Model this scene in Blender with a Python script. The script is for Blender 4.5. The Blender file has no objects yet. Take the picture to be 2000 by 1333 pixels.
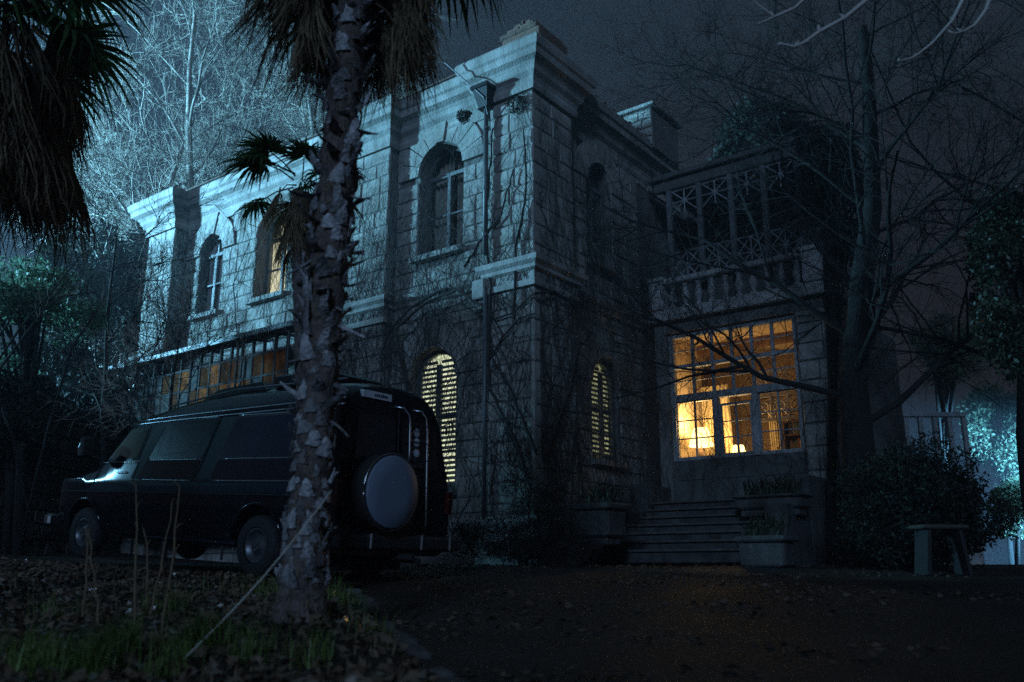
import bpy, math, random
import numpy as np
from mathutils import Vector, Matrix
from mathutils.geometry import tessellate_polygon
R = math.radians
S = bpy.context.scene
COL = S.collection
rng = random.Random(7)

# ------------------------------------------------------------------ camera
FPX, CXP, CYP, PITCH, CAMZ = 1725.0, 1000.0, 666.5, R(14.43), 0.75
cd = bpy.data.cameras.new('camera'); cam = bpy.data.objects.new('camera', cd); COL.objects.link(cam)
cam.location = (0, 0, CAMZ); cam.rotation_euler = (R(90) + PITCH, 0, 0)
cd.sensor_width = 36; cd.lens = FPX / 2000 * 36; cd.clip_end = 1000; cd.clip_start = 0.05
cd.dof.use_dof = True; cd.dof.focus_distance = 15.0; cd.dof.aperture_fstop = 1.5
S.camera = cam
# ------------------------------------------------------------------ world, frontal fill, exposure
wd = bpy.data.worlds.new('World'); S.world = wd; wd.use_nodes = True
wn = wd.node_tree.nodes; wl = wd.node_tree.links
FILL_EL, FILL_AZ = R(22), R(190)      # azimuth clockwise from +Y : behind the camera, to the left
sky = wn.new('ShaderNodeTexSky'); sky.sky_type = 'NISHITA'; sky.sun_disc = False
sky.sun_elevation = FILL_EL; sky.sun_rotation = FILL_AZ
bg = wn['Background']
mul = wn.new('ShaderNodeMixRGB'); mul.blend_type = 'MULTIPLY'; mul.inputs[0].default_value = 1
mul.inputs[2].default_value = (0.0016, 0.0014, 0.0013, 1)
add = wn.new('ShaderNodeMixRGB'); add.blend_type = 'ADD'; add.inputs[0].default_value = 1
add.inputs[2].default_value = (0.070, 0.071, 0.094, 1)
wl.new(sky.outputs[0], mul.inputs[1]); wl.new(mul.outputs[0], add.inputs[1]); wl.new(add.outputs[0], bg.inputs[0])
bg.inputs[1].default_value = 0.10
sd = bpy.data.lights.new('front_fill', 'SUN'); sd.energy = 0.58; sd.angle = R(10); sd.color = (0.36, 0.60, 1.0)  # added frontal fill: sun lamp for an unseen low source behind the camera
front_fill = bpy.data.objects.new('front_fill', sd); COL.objects.link(front_fill)
mdir = Vector((math.sin(FILL_AZ) * math.cos(FILL_EL), math.cos(FILL_AZ) * math.cos(FILL_EL), math.sin(FILL_EL)))
front_fill.rotation_euler = mdir.to_track_quat('Z', 'Y').to_euler()
S.view_settings.view_transform = 'Standard'; S.view_settings.look = 'None'
S.view_settings.exposure = 0.52; S.view_settings.gamma = 1.0; S.view_settings.use_curve_mapping = False
S.render.engine = 'CYCLES'
S.cycles.use_denoising = False       # the sampling noise stands as the grain of a high ISO night exposure
S.cycles.max_bounces = 6; S.cycles.diffuse_bounces = 3; S.cycles.glossy_bounces = 3
S.cycles.transparent_max_bounces = 12; S.cycles.volume_bounces = 0
S.cycles.sample_clamp_indirect = 0.045; S.cycles.sample_clamp_direct = 6.0; S.cycles.use_light_tree = True

# ------------------------------------------------------------------ calibration helpers
def ray(px, py):
    X = (px - CXP) / FPX; Y = (CYP - py) / FPX
    return Vector((X, math.cos(PITCH) - Y * math.sin(PITCH), math.sin(PITCH) + Y * math.cos(PITCH)))
def at(px, py, Y):
    r = ray(px, py); t = Y / r.y
    return Vector((r.x * t, Y, CAMZ + r.z * t))
TH = R(52.8)
UD = Vector((-math.sin(TH), math.cos(TH), 0)); WD = Vector((math.cos(TH), math.sin(TH), 0))
CORNER = Vector((0.3718, 14.3, 0))
def house_w(x, y, z):                 # house local -> world
    return CORNER - UD * x + WD * y + Vector((0, 0, z))
def to_house(P):
    d = P - CORNER
    return Vector((-d.dot(UD), d.dot(WD), P.z))
def on_plane_y(px, py, y):            # pixel -> point of the house plane y = const (local)
    r = ray(px, py); o = Vector((0, 0, CAMZ)); t = (CORNER + WD * y - o).dot(WD) / r.dot(WD)
    return to_house(o + r * t)
def on_plane_x(px, py, x):
    r = ray(px, py); o = Vector((0, 0, CAMZ)); t = (CORNER - UD * x - o).dot(UD) / r.dot(UD)
    return to_house(o + r * t)
def hsh(x, y):
    v = math.sin(x * 12.9898 + y * 78.233) * 43758.5453
    return v - math.floor(v)
def vnoise(x, y):
    xi, yi = math.floor(x), math.floor(y); fx, fy = x - xi, y - yi
    fx = fx * fx * (3 - 2 * fx); fy = fy * fy * (3 - 2 * fy)
    a, b, c, d = hsh(xi, yi), hsh(xi + 1, yi), hsh(xi, yi + 1), hsh(xi + 1, yi + 1)
    return (a * (1 - fx) + b * fx) * (1 - fy) + (c * (1 - fx) + d * fx) * fy
def sstep(a, b, t):
    t = max(0.0, min(1.0, (t - a) / (b - a))); return t * t * (3 - 2 * t)
KERB = [(-1.60, 9.05), (-1.30, 8.1), (-0.92, 6.6), (-0.52, 5.2), (-0.12, 3.9), (0.25, 2.6)]
def kerb_x(y):
    for (xa, ya), (xb, yb) in zip(KERB, KERB[1:]):
        if yb <= y <= ya: return xa + (xb - xa) * (ya - y) / (ya - yb)
    return 0.25 if y < 2.6 else -1.60 - (y - 9.05) * 1.25
def ground_h(x, y):
    z = 0.060 * min(y, 13.0) if y > 0 else 0.06 * y
    if y > 13: z = 0.78 + 0.012 * (min(y, 15.5) - 13)
    left = sstep(-4.0, -11.0, x)
    z += left * 0.030 * max(0.0, min(y, 40) - 10)
    k = kerb_x(y)
    verge = sstep(k - 0.02, k - 0.30, x) * sstep(14.5, 9.0, y)
    z += verge * (0.05 + 0.05 * vnoise(x * 1.7, y * 1.7) - 0.02)
    z -= (1 - verge) * 0.06 * sstep(9.5, 5.5, y) * sstep(16, 8, abs(x) + y * .3)
    z += 0.03 * (vnoise(x * 0.9 + 5, y * 0.9) - .5)
    z += 0.10 * math.exp(-((x + 1.31) ** 2 + (y - 5.55) ** 2) / 0.18)
    return z

# ------------------------------------------------------------------ materials
MATS = {}
def mat(name, col, rough=0.8, metal=0.0, spec=0.5, noise=0.0, nscale=6.0, bump=0.0, bscale=30.0, rnd=0.0, col2=None, emit=None, estr=0.0, coat=0.0, trans=0.0, sub=0.0, stain=0.0):
    m = bpy.data.materials.new(name); m.use_nodes = True
    nt = m.node_tree; n = nt.nodes; l = nt.links; b = n['Principled BSDF']
    b.inputs['Base Color'].default_value = (*col, 1); b.inputs['Roughness'].default_value = rough
    b.inputs['Metallic'].default_value = metal; b.inputs['Specular IOR Level'].default_value = spec
    b.inputs['Coat Weight'].default_value = coat
    if emit: m.cycles.emission_sampling = 'NONE'
    if emit: b.inputs['Emission Color'].default_value = (*emit, 1); b.inputs['Emission Strength'].default_value = estr
    tc = n.new('ShaderNodeTexCoord')
    src = None
    if noise > 0 or col2:
        nz = n.new('ShaderNodeTexNoise'); nz.inputs['Scale'].default_value = nscale; nz.inputs['Detail'].default_value = 6
        nz.inputs['Roughness'].default_value = 0.65
        l.new(tc.outputs['Object'], nz.inputs['Vector'])
        cr = n.new('ShaderNodeValToRGB'); cr.color_ramp.elements[0].position = 0.30; cr.color_ramp.elements[1].position = 0.72
        c2 = col2 or tuple(c * (1 - noise) for c in col)
        cr.color_ramp.elements[0].color = (*c2, 1); cr.color_ramp.elements[1].color = (*[min(1, c * (1 + noise * .3)) for c in col], 1)
        l.new(nz.outputs['Fac'], cr.inputs['Fac']); src = cr.outputs['Color']
    if rnd > 0:
        oi = n.new('ShaderNodeObjectInfo'); mr = n.new('ShaderNodeMapRange')
        mr.inputs['To Min'].default_value = 1 - rnd; mr.inputs['To Max'].default_value = 1 + rnd * .5
        l.new(oi.outputs['Random'], mr.inputs['Value'])
        mx = n.new('ShaderNodeMixRGB'); mx.blend_type = 'MULTIPLY'; mx.inputs[0].default_value = 1
        if src: l.new(src, mx.inputs[1])
        else: mx.inputs[1].default_value = (*col, 1)
        l.new(mr.outputs[0], mx.inputs[2]); src = mx.outputs[0]
    if stain > 0:      # rain streaks and grime, in world space so they run across the blocks
        ge = n.new('ShaderNodeNewGeometry'); mp_ = n.new('ShaderNodeMapping'); mp_.inputs['Scale'].default_value = (2.6, 2.6, .42)
        ns = n.new('ShaderNodeTexNoise'); ns.inputs['Scale'].default_value = 1.0; ns.inputs['Detail'].default_value = 7; ns.inputs['Roughness'].default_value = .68
        l.new(ge.outputs['Position'], mp_.inputs['Vector']); l.new(mp_.outputs[0], ns.inputs['Vector'])
        c3 = n.new('ShaderNodeValToRGB'); c3.color_ramp.elements[0].position = .36; c3.color_ramp.elements[1].position = .62
        k_ = 1 - stain; c3.color_ramp.elements[0].color = (k_, k_, k_ * .95, 1); c3.color_ramp.elements[1].color = (1, 1, 1, 1)
        l.new(ns.outputs['Fac'], c3.inputs[0]); m3 = n.new('ShaderNodeMixRGB'); m3.blend_type = 'MULTIPLY'; m3.inputs[0].default_value = 1
        l.new(src, m3.inputs[1]); l.new(c3.outputs[0], m3.inputs[2]); src = m3.outputs[0]
    if src: l.new(src, b.inputs['Base Color'])
    if src and emit and noise > 0: l.new(src, b.inputs['Emission Color'])
    if bump > 0:
        nb = n.new('ShaderNodeTexNoise'); nb.inputs['Scale'].default_value = bscale; nb.inputs['Detail'].default_value = 8
        l.new(tc.outputs['Object'], nb.inputs['Vector'])
        bp = n.new('ShaderNodeBump'); bp.inputs['Strength'].default_value = bump; bp.inputs['Distance'].default_value = 0.03
        l.new(nb.outputs['Fac'], bp.inputs['Height']); l.new(bp.outputs['Normal'], b.inputs['Normal'])
    if sub > 0:      # thin leaf: part of the light goes through
        tr = n.new('ShaderNodeBsdfTranslucent'); ms = n.new('ShaderNodeMixShader'); ms.inputs[0].default_value = sub
        if src: l.new(src, tr.inputs[0])
        else: tr.inputs[0].default_value = (*col, 1)
        l.new(b.outputs[0], ms.inputs[1]); l.new(tr.outputs[0], ms.inputs[2]); l.new(ms.outputs[0], n['Material Output'].inputs[0])
    MATS[name] = m; return m
def glass_mat(name, tint, tr=0.9, rough=0.02):
    m = bpy.data.materials.new(name); m.use_nodes = True; n = m.node_tree.nodes; l = m.node_tree.links
    n.remove(n['Principled BSDF'])
    t = n.new('ShaderNodeBsdfTransparent'); t.inputs[0].default_value = (*tint, 1)
    g = n.new('ShaderNodeBsdfGlossy'); g.inputs['Roughness'].default_value = rough
    lw = n.new('ShaderNodeLayerWeight'); pw = n.new('ShaderNodeMath'); pw.operation = 'POWER'; pw.inputs[1].default_value = 4.0
    l.new(lw.outputs['Facing'], pw.inputs[0]); f = n.new('ShaderNodeMath'); f.operation = 'MULTIPLY_ADD'; f.inputs[1].default_value = 0.85; f.inputs[2].default_value = 0.04
    l.new(pw.outputs[0], f.inputs[0])
    ms = n.new('ShaderNodeMixShader'); l.new(f.outputs[0], ms.inputs[0]); l.new(t.outputs[0], ms.inputs[1]); l.new(g.outputs[0], ms.inputs[2])
    l.new(ms.outputs[0], n['Material Output'].inputs[0]); MATS[name] = m; return m

mat('stone', (0.40, 0.40, 0.37), 0.85, noise=0.45, nscale=2.6, bump=0.25, bscale=22, rnd=0.16, stain=.28)
mat('mortar', (0.17, 0.165, 0.155), 0.95, noise=0.4, nscale=3, bump=0.8, bscale=25)
mat('carved', (0.40, 0.40, 0.38), 0.8, noise=0.45, nscale=2.0, bump=0.4, bscale=26, stain=.45)
mat('carved_pale', (0.44, 0.44, 0.425), 0.8, noise=0.35, nscale=2.0, bump=0.3, bscale=26)
mat('wood_white', (0.34, 0.36, 0.37), 0.6, noise=0.4, nscale=7, bump=0.3)
mat('wood_grey', (0.15, 0.16, 0.165), 0.6, noise=0.4, nscale=7, bump=0.3)
mat('wood_dark', (0.10, 0.105, 0.10), 0.55, noise=0.4, nscale=8, bump=0.3)
mat('shutter', (0.12, 0.145, 0.14), 0.55, noise=0.35, nscale=8, bump=0.2)
mat('blind_lit', (0.88, 1.0, 0.60), 0.8, noise=.55, nscale=1.6, emit=(0.95, 1.0, 0.48), estr=0.9)
mat('blind_dim', (0.86, 1.0, 0.42), 0.8, noise=.9, nscale=1.8, emit=(0.9, 1.0, 0.42), estr=0.30)
mat('curtain_lit', (1.0, 0.88, 0.60), 0.8, noise=0.35, nscale=4, emit=(1.0, 0.80, 0.38), estr=0.75)
mat('curtain_dim', (0.42, 0.42, 0.36), 0.9, noise=0.4, nscale=5)
mat('blind_white', (0.75, 0.78, 0.8), 0.6, noise=0.2, nscale=3)
mat('dark_room', (0.03, 0.03, 0.03), 0.9)
mat('metal_dark', (0.03, 0.03, 0.032), 0.5, 0.6, bump=0.2)
mat('pipe', (0.11, 0.12, 0.125), 0.5, 0.3, noise=0.4, nscale=8)
mat('roof_tile', (0.17, 0.10, 0.07), 0.85, noise=0.6, nscale=9, bump=0.5, rnd=0.4)
mat('room_wall', (0.52, 0.38, 0.22), 0.85, noise=0.15, nscale=3)
mat('room_wood', (0.15, 0.08, 0.04), 0.5, noise=0.5, nscale=7)
mat('room_panel', (0.46, 0.38, 0.28), 0.6, noise=0.3, nscale=6)
mat('lamp_shade', (0.9, 0.7, 0.4), 0.7, emit=(1.0, 0.62, 0.20), estr=4.0)
mat('drape', (0.60, 0.45, 0.22), 0.9, noise=0.4, nscale=5)
mat('porch_pane', (0.10, 0.036, 0.008), 0.95, spec=0.1, noise=0.95, nscale=3.4, emit=(1.0, 0.36, 0.08), estr=0.10)
mat('porch_lit', (0.14, 0.058, 0.014), 0.95, spec=0.1, noise=.9, nscale=5, emit=(1.0, 0.42, 0.10), estr=0.42)
mat('paint_black', (0.006, 0.007, 0.010), 0.13, 0.0, spec=0.4, coat=0.25)
mat('paint_grey', (0.012, 0.015, 0.023), 0.6, 0.0, spec=0.12)
mat('chrome', (0.75, 0.78, 0.8), 0.26, 1.0)
mat('trim_grey', (0.6, 0.64, 0.7), 0.30, 0.95)
mat('rubber', (0.014, 0.014, 0.015), 0.75, bump=0.4, bscale=40)
mat('rim', (0.10, 0.11, 0.12), 0.40, 0.6, noise=0.4)
mat('cover_vinyl', (0.17, 0.21, 0.28), 0.55, noise=0.12, nscale=7, bump=0.1)
mat('van_glass', (0.010, 0.012, 0.017), 0.08, spec=0.8, coat=0.5)
mat('van_glass_frost', (0.024, 0.028, 0.045), 0.16, spec=0.35, noise=0.4, nscale=60, bump=0.04, bscale=160)
glass_mat('van_glass_clear', (0.55, 0.62, 0.58))
glass_mat('glass', (0.92, 0.93, 0.92))
mat('plate', (0.55, 0.58, 0.62), 0.5)
mat('plate_ink', (0.03, 0.03, 0.05), 0.5)
mat('tail_red', (0.05, 0.006, 0.005), 0.2, coat=0.5)
mat('lens_white', (0.62, 0.66, 0.72), 0.25)
mat('pane_sheen', (0.16, 0.17, 0.13), 0.9)  # reflection and view through the front door glass, put into one colour
mat('palm_bark', (0.17, 0.135, 0.12), 0.9, noise=0.75, nscale=14, bump=1.0, bscale=34)
mat('palm_boot', (0.46, 0.46, 0.47), 0.6, noise=0.75, nscale=17, bump=0.9, bscale=45, rnd=0.6)
mat('palm_dead', (0.25, 0.185, 0.105), 0.75, noise=0.5, nscale=5, rnd=0.5, sub=0.2)
mat('palm_green', (0.085, 0.17, 0.05), 0.42, noise=0.4, nscale=4, rnd=0.45, sub=0.25)
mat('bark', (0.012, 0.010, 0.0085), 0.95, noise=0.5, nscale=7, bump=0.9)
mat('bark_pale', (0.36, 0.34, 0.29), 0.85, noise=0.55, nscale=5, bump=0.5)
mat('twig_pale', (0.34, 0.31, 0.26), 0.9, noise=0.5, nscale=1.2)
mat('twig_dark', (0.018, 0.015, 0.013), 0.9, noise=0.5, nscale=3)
mat('vine', (0.035, 0.030, 0.027), 0.95, noise=0.5, nscale=3, bump=0.4)
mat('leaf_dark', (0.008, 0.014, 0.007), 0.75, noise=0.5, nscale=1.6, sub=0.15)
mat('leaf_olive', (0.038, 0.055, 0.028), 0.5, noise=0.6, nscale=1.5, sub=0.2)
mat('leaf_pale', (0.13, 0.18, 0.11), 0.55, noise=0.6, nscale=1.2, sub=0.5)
mat('leaf_teal_lit', (0.17, 0.30, 0.20), 0.5, noise=0.5, nscale=1.2, sub=0.55)  # brighter leaf copy, the floodlight's teal put into the leaf colour
mat('grass_blade', (0.15, 0.23, 0.05), 0.55, noise=0.6, nscale=2.5, sub=0.2)
mat('litter_dry', (0.10, 0.065, 0.042), 0.8, noise=0.7, nscale=1.9)
mat('litter', (0.17, 0.12, 0.08), 0.22, noise=0.7, nscale=1.9, spec=0.6)
mat('dry_stem', (0.21, 0.15, 0.085), 0.8, noise=0.4, nscale=8)
mat('twig_lit', (0.62, 0.60, 0.55), 0.8, noise=0.3)  # paler than the bark, light on the hanging tips put into the colour
mat('rope', (0.62, 0.62, 0.52), 0.8)
mat('kerb', (0.09, 0.087, 0.083), 0.9, noise=0.5, nscale=6, bump=0.6, rnd=0.3)
mat('planter', (0.085, 0.085, 0.083), 0.9, noise=0.6, nscale=5, bump=0.8, stain=.6)
mat('rubble', (0.08, 0.068, 0.058), 0.95, noise=0.6, nscale=3, bump=0.9, bscale=14)

def ground_mat():
    m = bpy.data.materials.new('soil_ground'); m.use_nodes = True; n = m.node_tree.nodes; l = m.node_tree.links; b = n['Principled BSDF']
    tc = n.new('ShaderNodeTexCoord')
    n1 = n.new('ShaderNodeTexNoise'); n1.inputs['Scale'].default_value = 0.9; n1.inputs['Detail'].default_value = 9
    n2 = n.new('ShaderNodeTexNoise'); n2.inputs['Scale'].default_value = 22; n2.inputs['Detail'].default_value = 6
    vo = n.new('ShaderNodeTexVoronoi'); vo.inputs['Scale'].default_value = 26
    for q in (n1, n2, vo): l.new(tc.outputs['Object'], q.inputs['Vector'])
    cr = n.new('ShaderNodeValToRGB'); cr.color_ramp.elements[0].color = (0.022, 0.017, 0.013, 1); cr.color_ramp.elements[1].color = (0.060, 0.048, 0.036, 1)
    cr.color_ramp.elements[0].position = 0.35; cr.color_ramp.elements[1].position = 0.7
    l.new(n1.outputs['Fac'], cr.inputs[0])
    mx = n.new('ShaderNodeMixRGB'); mx.blend_type = 'MULTIPLY'; mx.inputs[0].default_value = 0.7
    l.new(cr.outputs[0], mx.inputs[1]); l.new(n2.outputs['Fac'], mx.inputs[2]); l.new(mx.outputs[0], b.inputs['Base Color'])
    rr = n.new('ShaderNodeMapRange'); rr.inputs['To Min'].default_value = 0.55; rr.inputs['To Max'].default_value = 0.95
    l.new(n1.outputs['Fac'], rr.inputs[0]); l.new(rr.outputs[0], b.inputs['Roughness'])
    b.inputs['Specular IOR Level'].default_value = 0.3
    ad = n.new('ShaderNodeMath'); ad.operation = 'ADD'; l.new(n2.outputs['Fac'], ad.inputs[0]); l.new(vo.outputs['Distance'], ad.inputs[1])
    bp = n.new('ShaderNodeBump'); bp.inputs['Strength'].default_value = 0.9; bp.inputs['Distance'].default_value = 0.03
    l.new(ad.outputs[0], bp.inputs['Height']); l.new(bp.outputs[0], b.inputs['Normal'])
    MATS['ground'] = m
ground_mat()

# ------------------------------------------------------------------ mesh helpers
class MB:
    def __init__(s): s.v = []; s.f = []
    def add(s, vs, fs):
        o = len(s.v); s.v.extend([tuple(v) for v in vs]); s.f.extend([tuple(i + o for i in f) for f in fs]); return s
    def box(s, x0, x1, y0, y1, z0, z1):
        return s.add([(x0,y0,z0),(x1,y0,z0),(x1,y1,z0),(x0,y1,z0),(x0,y0,z1),(x1,y0,z1),(x1,y1,z1),(x0,y1,z1)],
              [(0,3,2,1),(4,5,6,7),(0,1,5,4),(1,2,6,5),(2,3,7,6),(3,0,4,7)])
    def bbox(s, x0, x1, y0, y1, z0, z1, b=0.01):      # chamfered box
        vs = []; 
        for (zz, i) in ((z0, b), (z0 + b, 0), (z1 - b, 0), (z1, b)):
            c = b if i == 0 else b * 1.6
            X0, X1, Y0, Y1 = x0 + i, x1 - i, y0 + i, y1 - i
            vs += [(X0+c,Y0,zz),(X1-c,Y0,zz),(X1,Y0+c,zz),(X1,Y1-c,zz),(X1-c,Y1,zz),(X0+c,Y1,zz),(X0,Y1-c,zz),(X0,Y0+c,zz)]
        fs = [tuple(reversed(range(8))), tuple(range(24, 32))]
        for k in range(3):
            for j in range(8): fs.append((k*8+j, k*8+(j+1)%8, k*8+8+(j+1)%8, k*8+8+j))
        return s.add(vs, fs)
    def tube(s, pts, rad, n=6, cap=True):
        pts = [Vector(p) for p in pts]
        if not hasattr(rad, '__len__'): rad = [rad] * len(pts)
        o = len(s.v); up = Vector((0, 0, 1)); last = None
        N = len(pts)
        for i, p in enumerate(pts):
            d = (pts[min(i + 1, N - 1)] - pts[max(i - 1, 0)])
            if d.length < 1e-9: d = Vector((0, 0, 1))
            d.normalize()
            if last is None:
                a = d.cross(up) if abs(d.z) < .95 else d.cross(Vector((1, 0, 0)))
            else: a = last - d * last.dot(d)
            if a.length < 1e-6: a = d.cross(Vector((1, 0, 0)))
            a.normalize(); b = d.cross(a); last = a; r = rad[i]
            for k in range(n):
                t = 2 * math.pi * k / n; c, sn = math.cos(t) * r, math.sin(t) * r
                s.v.append((p.x + a.x*c + b.x*sn, p.y + a.y*c + b.y*sn, p.z + a.z*c + b.z*sn))
        for i in range(N - 1):
            for k in range(n):
                k2 = (k + 1) % n
                s.f.append((o + i*n + k, o + i*n + k2, o + (i+1)*n + k2, o + (i+1)*n + k))
        if cap and n > 2:
            s.f.append(tuple(o + k for k in reversed(range(n)))); s.f.append(tuple(o + (N-1)*n + k for k in range(n)))
        return s
    def lathe(s, prof, n=16, c=(0,0,0), axis='z', cap=True):
        o = len(s.v)
        for (r, z) in prof:
            for k in range(n):
                t = 2 * math.pi * k / n; a, b = r * math.cos(t), r * math.sin(t)
                p = (a, b, z) if axis == 'z' else ((a, z, b) if axis == 'y' else (z, a, b))
                s.v.append((p[0]+c[0], p[1]+c[1], p[2]+c[2]))
        for i in range(len(prof) - 1):
            for k in range(n):
                k2 = (k + 1) % n; s.f.append((o+i*n+k, o+i*n+k2, o+(i+1)*n+k2, o+(i+1)*n+k))
        if cap: s.f.append(tuple(o + k for k in reversed(range(n)))); s.f.append(tuple(o + (len(prof)-1)*n + k for k in range(n)))
        return s
    def prism(s, poly, fn, d0, d1):        # 2D polygon (a,z), fn(a,z,d)->xyz
        n = len(poly)
        vs = [fn(a, z, d0) for a, z in poly] + [fn(a, z, d1) for a, z in poly]
        fs = [tuple(range(n)), tuple(reversed(range(n, 2*n)))] + [(i, n+i, n+(i+1)%n, (i+1)%n) for i in range(n)]
        return s.add(vs, fs)
    def mesh(s, name, smooth=False):
        me = bpy.data.meshes.new(name); me.from_pydata(s.v, [], s.f)
        if smooth: me.shade_smooth()
        me.validate(); me.update(); return me
def fixn(me):
    import bmesh
    bm = bmesh.new(); bm.from_mesh(me); bmesh.ops.recalc_face_normals(bm, faces=bm.faces); bm.to_mesh(me); bm.free(); return me
def O(name, mb, m, parent=None, smooth=False, fix=True, **props):
    me = mb.mesh(name, smooth) if isinstance(mb, MB) else mb
    if fix and isinstance(mb, MB): fixn(me)
    if m and not me.materials: me.materials.append(MATS[m])
    o = bpy.data.objects.new(name, me); COL.objects.link(o); o.parent = parent
    for k, v in props.items(): o[k] = v
    return o
def T(name, label, cat, loc=(0,0,0), rz=0.0, group=None, M=None):
    o = bpy.data.objects.new(name, None); COL.objects.link(o); o.empty_display_size = .2
    if M is not None: o.matrix_world = M
    else: o.location = loc; o.rotation_euler = (0, 0, rz)
    o['label'] = label; o['category'] = cat
    if group: o['group'] = group
    return o
def rect(a0, a1, z0, z1): return [(a0, z0), (a1, z0), (a1, z1), (a0, z1)]
def arch(c, hw, z0, zs, n=14, k=1.0):
    return [(c - hw, z0), (c + hw, z0)] + [(c + hw * math.cos(math.pi * i / n), zs + hw * k * math.sin(math.pi * i / n)) for i in range(n + 1)]
def panel(mb, outer, holes, fn, d0, d1):   # wall sheet with holes and reveals (outer edge closed too)
    loops = [outer] + holes; flat = [p for lp in loops for p in lp]
    tri = tessellate_polygon([[Vector((a, z, 0)) for a, z in lp] for lp in loops])
    vs = [fn(a, z, d0) for a, z in flat]; k = len(vs)
    vs += [fn(a, z, d1) for a, z in flat]
    fs = [tuple(t) for t in tri] + [tuple(i + k for i in reversed(t)) for t in tri]
    o = 0
    for lp in loops:
        n = len(lp)
        for i in range(n): fs.append((o+i, o+(i+1)%n, k+o+(i+1)%n, k+o+i))
        o += n
    return mb.add(vs, fs)
def sweep(mb, path, prof, closed_prof=True):   # path 2D list, outward = right-hand side; prof list of (proj,z)
    N = len(path); rings = []
    for i, p in enumerate(path):
        p = Vector(p)
        d0 = (p - Vector(path[i-1])).normalized() if i > 0 else None
        d1 = (Vector(path[i+1]) - p).normalized() if i < N - 1 else None
        n0 = Vector((d0.y, -d0.x)) if d0 else None; n1 = Vector((d1.y, -d1.x)) if d1 else None
        if n0 is None: m = n1
        elif n1 is None: m = n0
        else: m = (n0 + n1) / max(0.2, 1 + n0.dot(n1))
        rings.append([(p.x + m.x * a, p.y + m.y * a, z) for a, z in prof])
    n = len(prof); vs = [q for r in rings for q in r]; fs = []
    for i in range(N - 1):
        for k in range(n): fs.append((i*n+k, i*n+(k+1)%n, (i+1)*n+(k+1)%n, (i+1)*n+k))
    fs.append(tuple(range(n))); fs.append(tuple(reversed(range((N-1)*n, N*n))))
    return mb.add(vs, fs)
def leaf_mesh(name, P, size, rs, dirs=None, aspect=0.5, flat=0.0):      # one diamond leaf per point
    P = np.asarray(P, dtype=np.float64); n = len(P)
    g = np.random.RandomState(rs)
    d = g.normal(size=(n, 3)) if dirs is None else np.asarray(dirs) + 0.35 * g.normal(size=(n, 3))
    d[:, 2] *= (1 - flat); d /= np.linalg.norm(d, axis=1)[:, None] + 1e-9
    e = g.normal(size=(n, 3)); e[:, 2] *= (1 - flat); e -= d * (e * d).sum(1)[:, None]; e /= np.linalg.norm(e, axis=1)[:, None] + 1e-9
    L = (size * (0.6 + 0.8 * g.rand(n)))[:, None]
    nn = np.cross(d, e)
    V = np.stack([P - d*L*.5, P + e*L*aspect*.5 + nn*L*.08, P + d*L*.5, P - e*L*aspect*.5 + nn*L*.08], 1).reshape(-1, 3)
    me = bpy.data.meshes.new(name)
    me.vertices.add(n*4); me.vertices.foreach_set('co', V.ravel().astype(np.float32))
    me.loops.add(n*4); me.loops.foreach_set('vertex_index', np.arange(n*4, dtype=np.int32))
    me.polygons.add(n); me.polygons.foreach_set('loop_start', np.arange(0, n*4, 4, dtype=np.int32)); me.polygons.foreach_set('loop_total', np.full(n, 4, dtype=np.int32))
    me.update(); me.validate(); return me
def clump_points(centers, n, rs):          # centers: (x,y,z,rx,ry,rz)
    g = np.random.RandomState(rs); out = []
    C = np.array(centers, dtype=np.float64); w = (C[:, 3]*C[:, 4]*C[:, 5]) ** (2/3.); w /= w.sum()
    idx = g.choice(len(C), size=n, p=w)
    d = g.normal(size=(n, 3)); d /= np.linalg.norm(d, axis=1)[:, None]
    r = (0.45 + 0.55 * g.rand(n) ** 0.6)[:, None] * (1 + 0.12*g.normal(size=(n,1)))
    return C[idx, :3] + d * r * C[idx, 3:6]
def crown_centers(c, rx, ry, rz, k, rs, s=0.38):
    g = random.Random(rs); out = []
    for i in range(k):
        while True:
            x, y, z = g.uniform(-1,1), g.uniform(-1,1), g.uniform(-1,1)
            if .15 < x*x+y*y+z*z < 1: break
        q = s * g.uniform(.6, 1.3)
        out.append((c[0]+x*rx*.8, c[1]+y*ry*.8, c[2]+z*rz*.8, rx*q, ry*q, rz*q*.8))
    return out

# ================================================================== GROUND
def build_ground():
    xs = sorted(set([-300, -200, -120, -80, -60, -45, -36] + [-30 + i for i in range(0, 19)] + [round(-12 + .3*i, 2) for i in range(0, 60)] + [6 + i for i in range(0, 25)] + [36, 45, 60, 80, 120, 200, 300]))
    ys = sorted(set([-60, -30, -15, -8, -4, -2] + [round(.25*i, 2) for i in range(0, 68)] + [17 + i for i in range(0, 20)] + [40, 46, 55, 70, 90, 130, 200, 400]))
    mb = MB(); W = len(xs)
    for y in ys:
        for x in xs: mb.v.append((x, y, ground_h(x, y)))
    for j in range(len(ys) - 1):
        for i in range(W - 1): mb.f.append((j*W+i, j*W+i+1, (j+1)*W+i+1, (j+1)*W+i))
    O('ground', mb, 'ground', smooth=True, fix=False, kind='structure')
build_ground()

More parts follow.
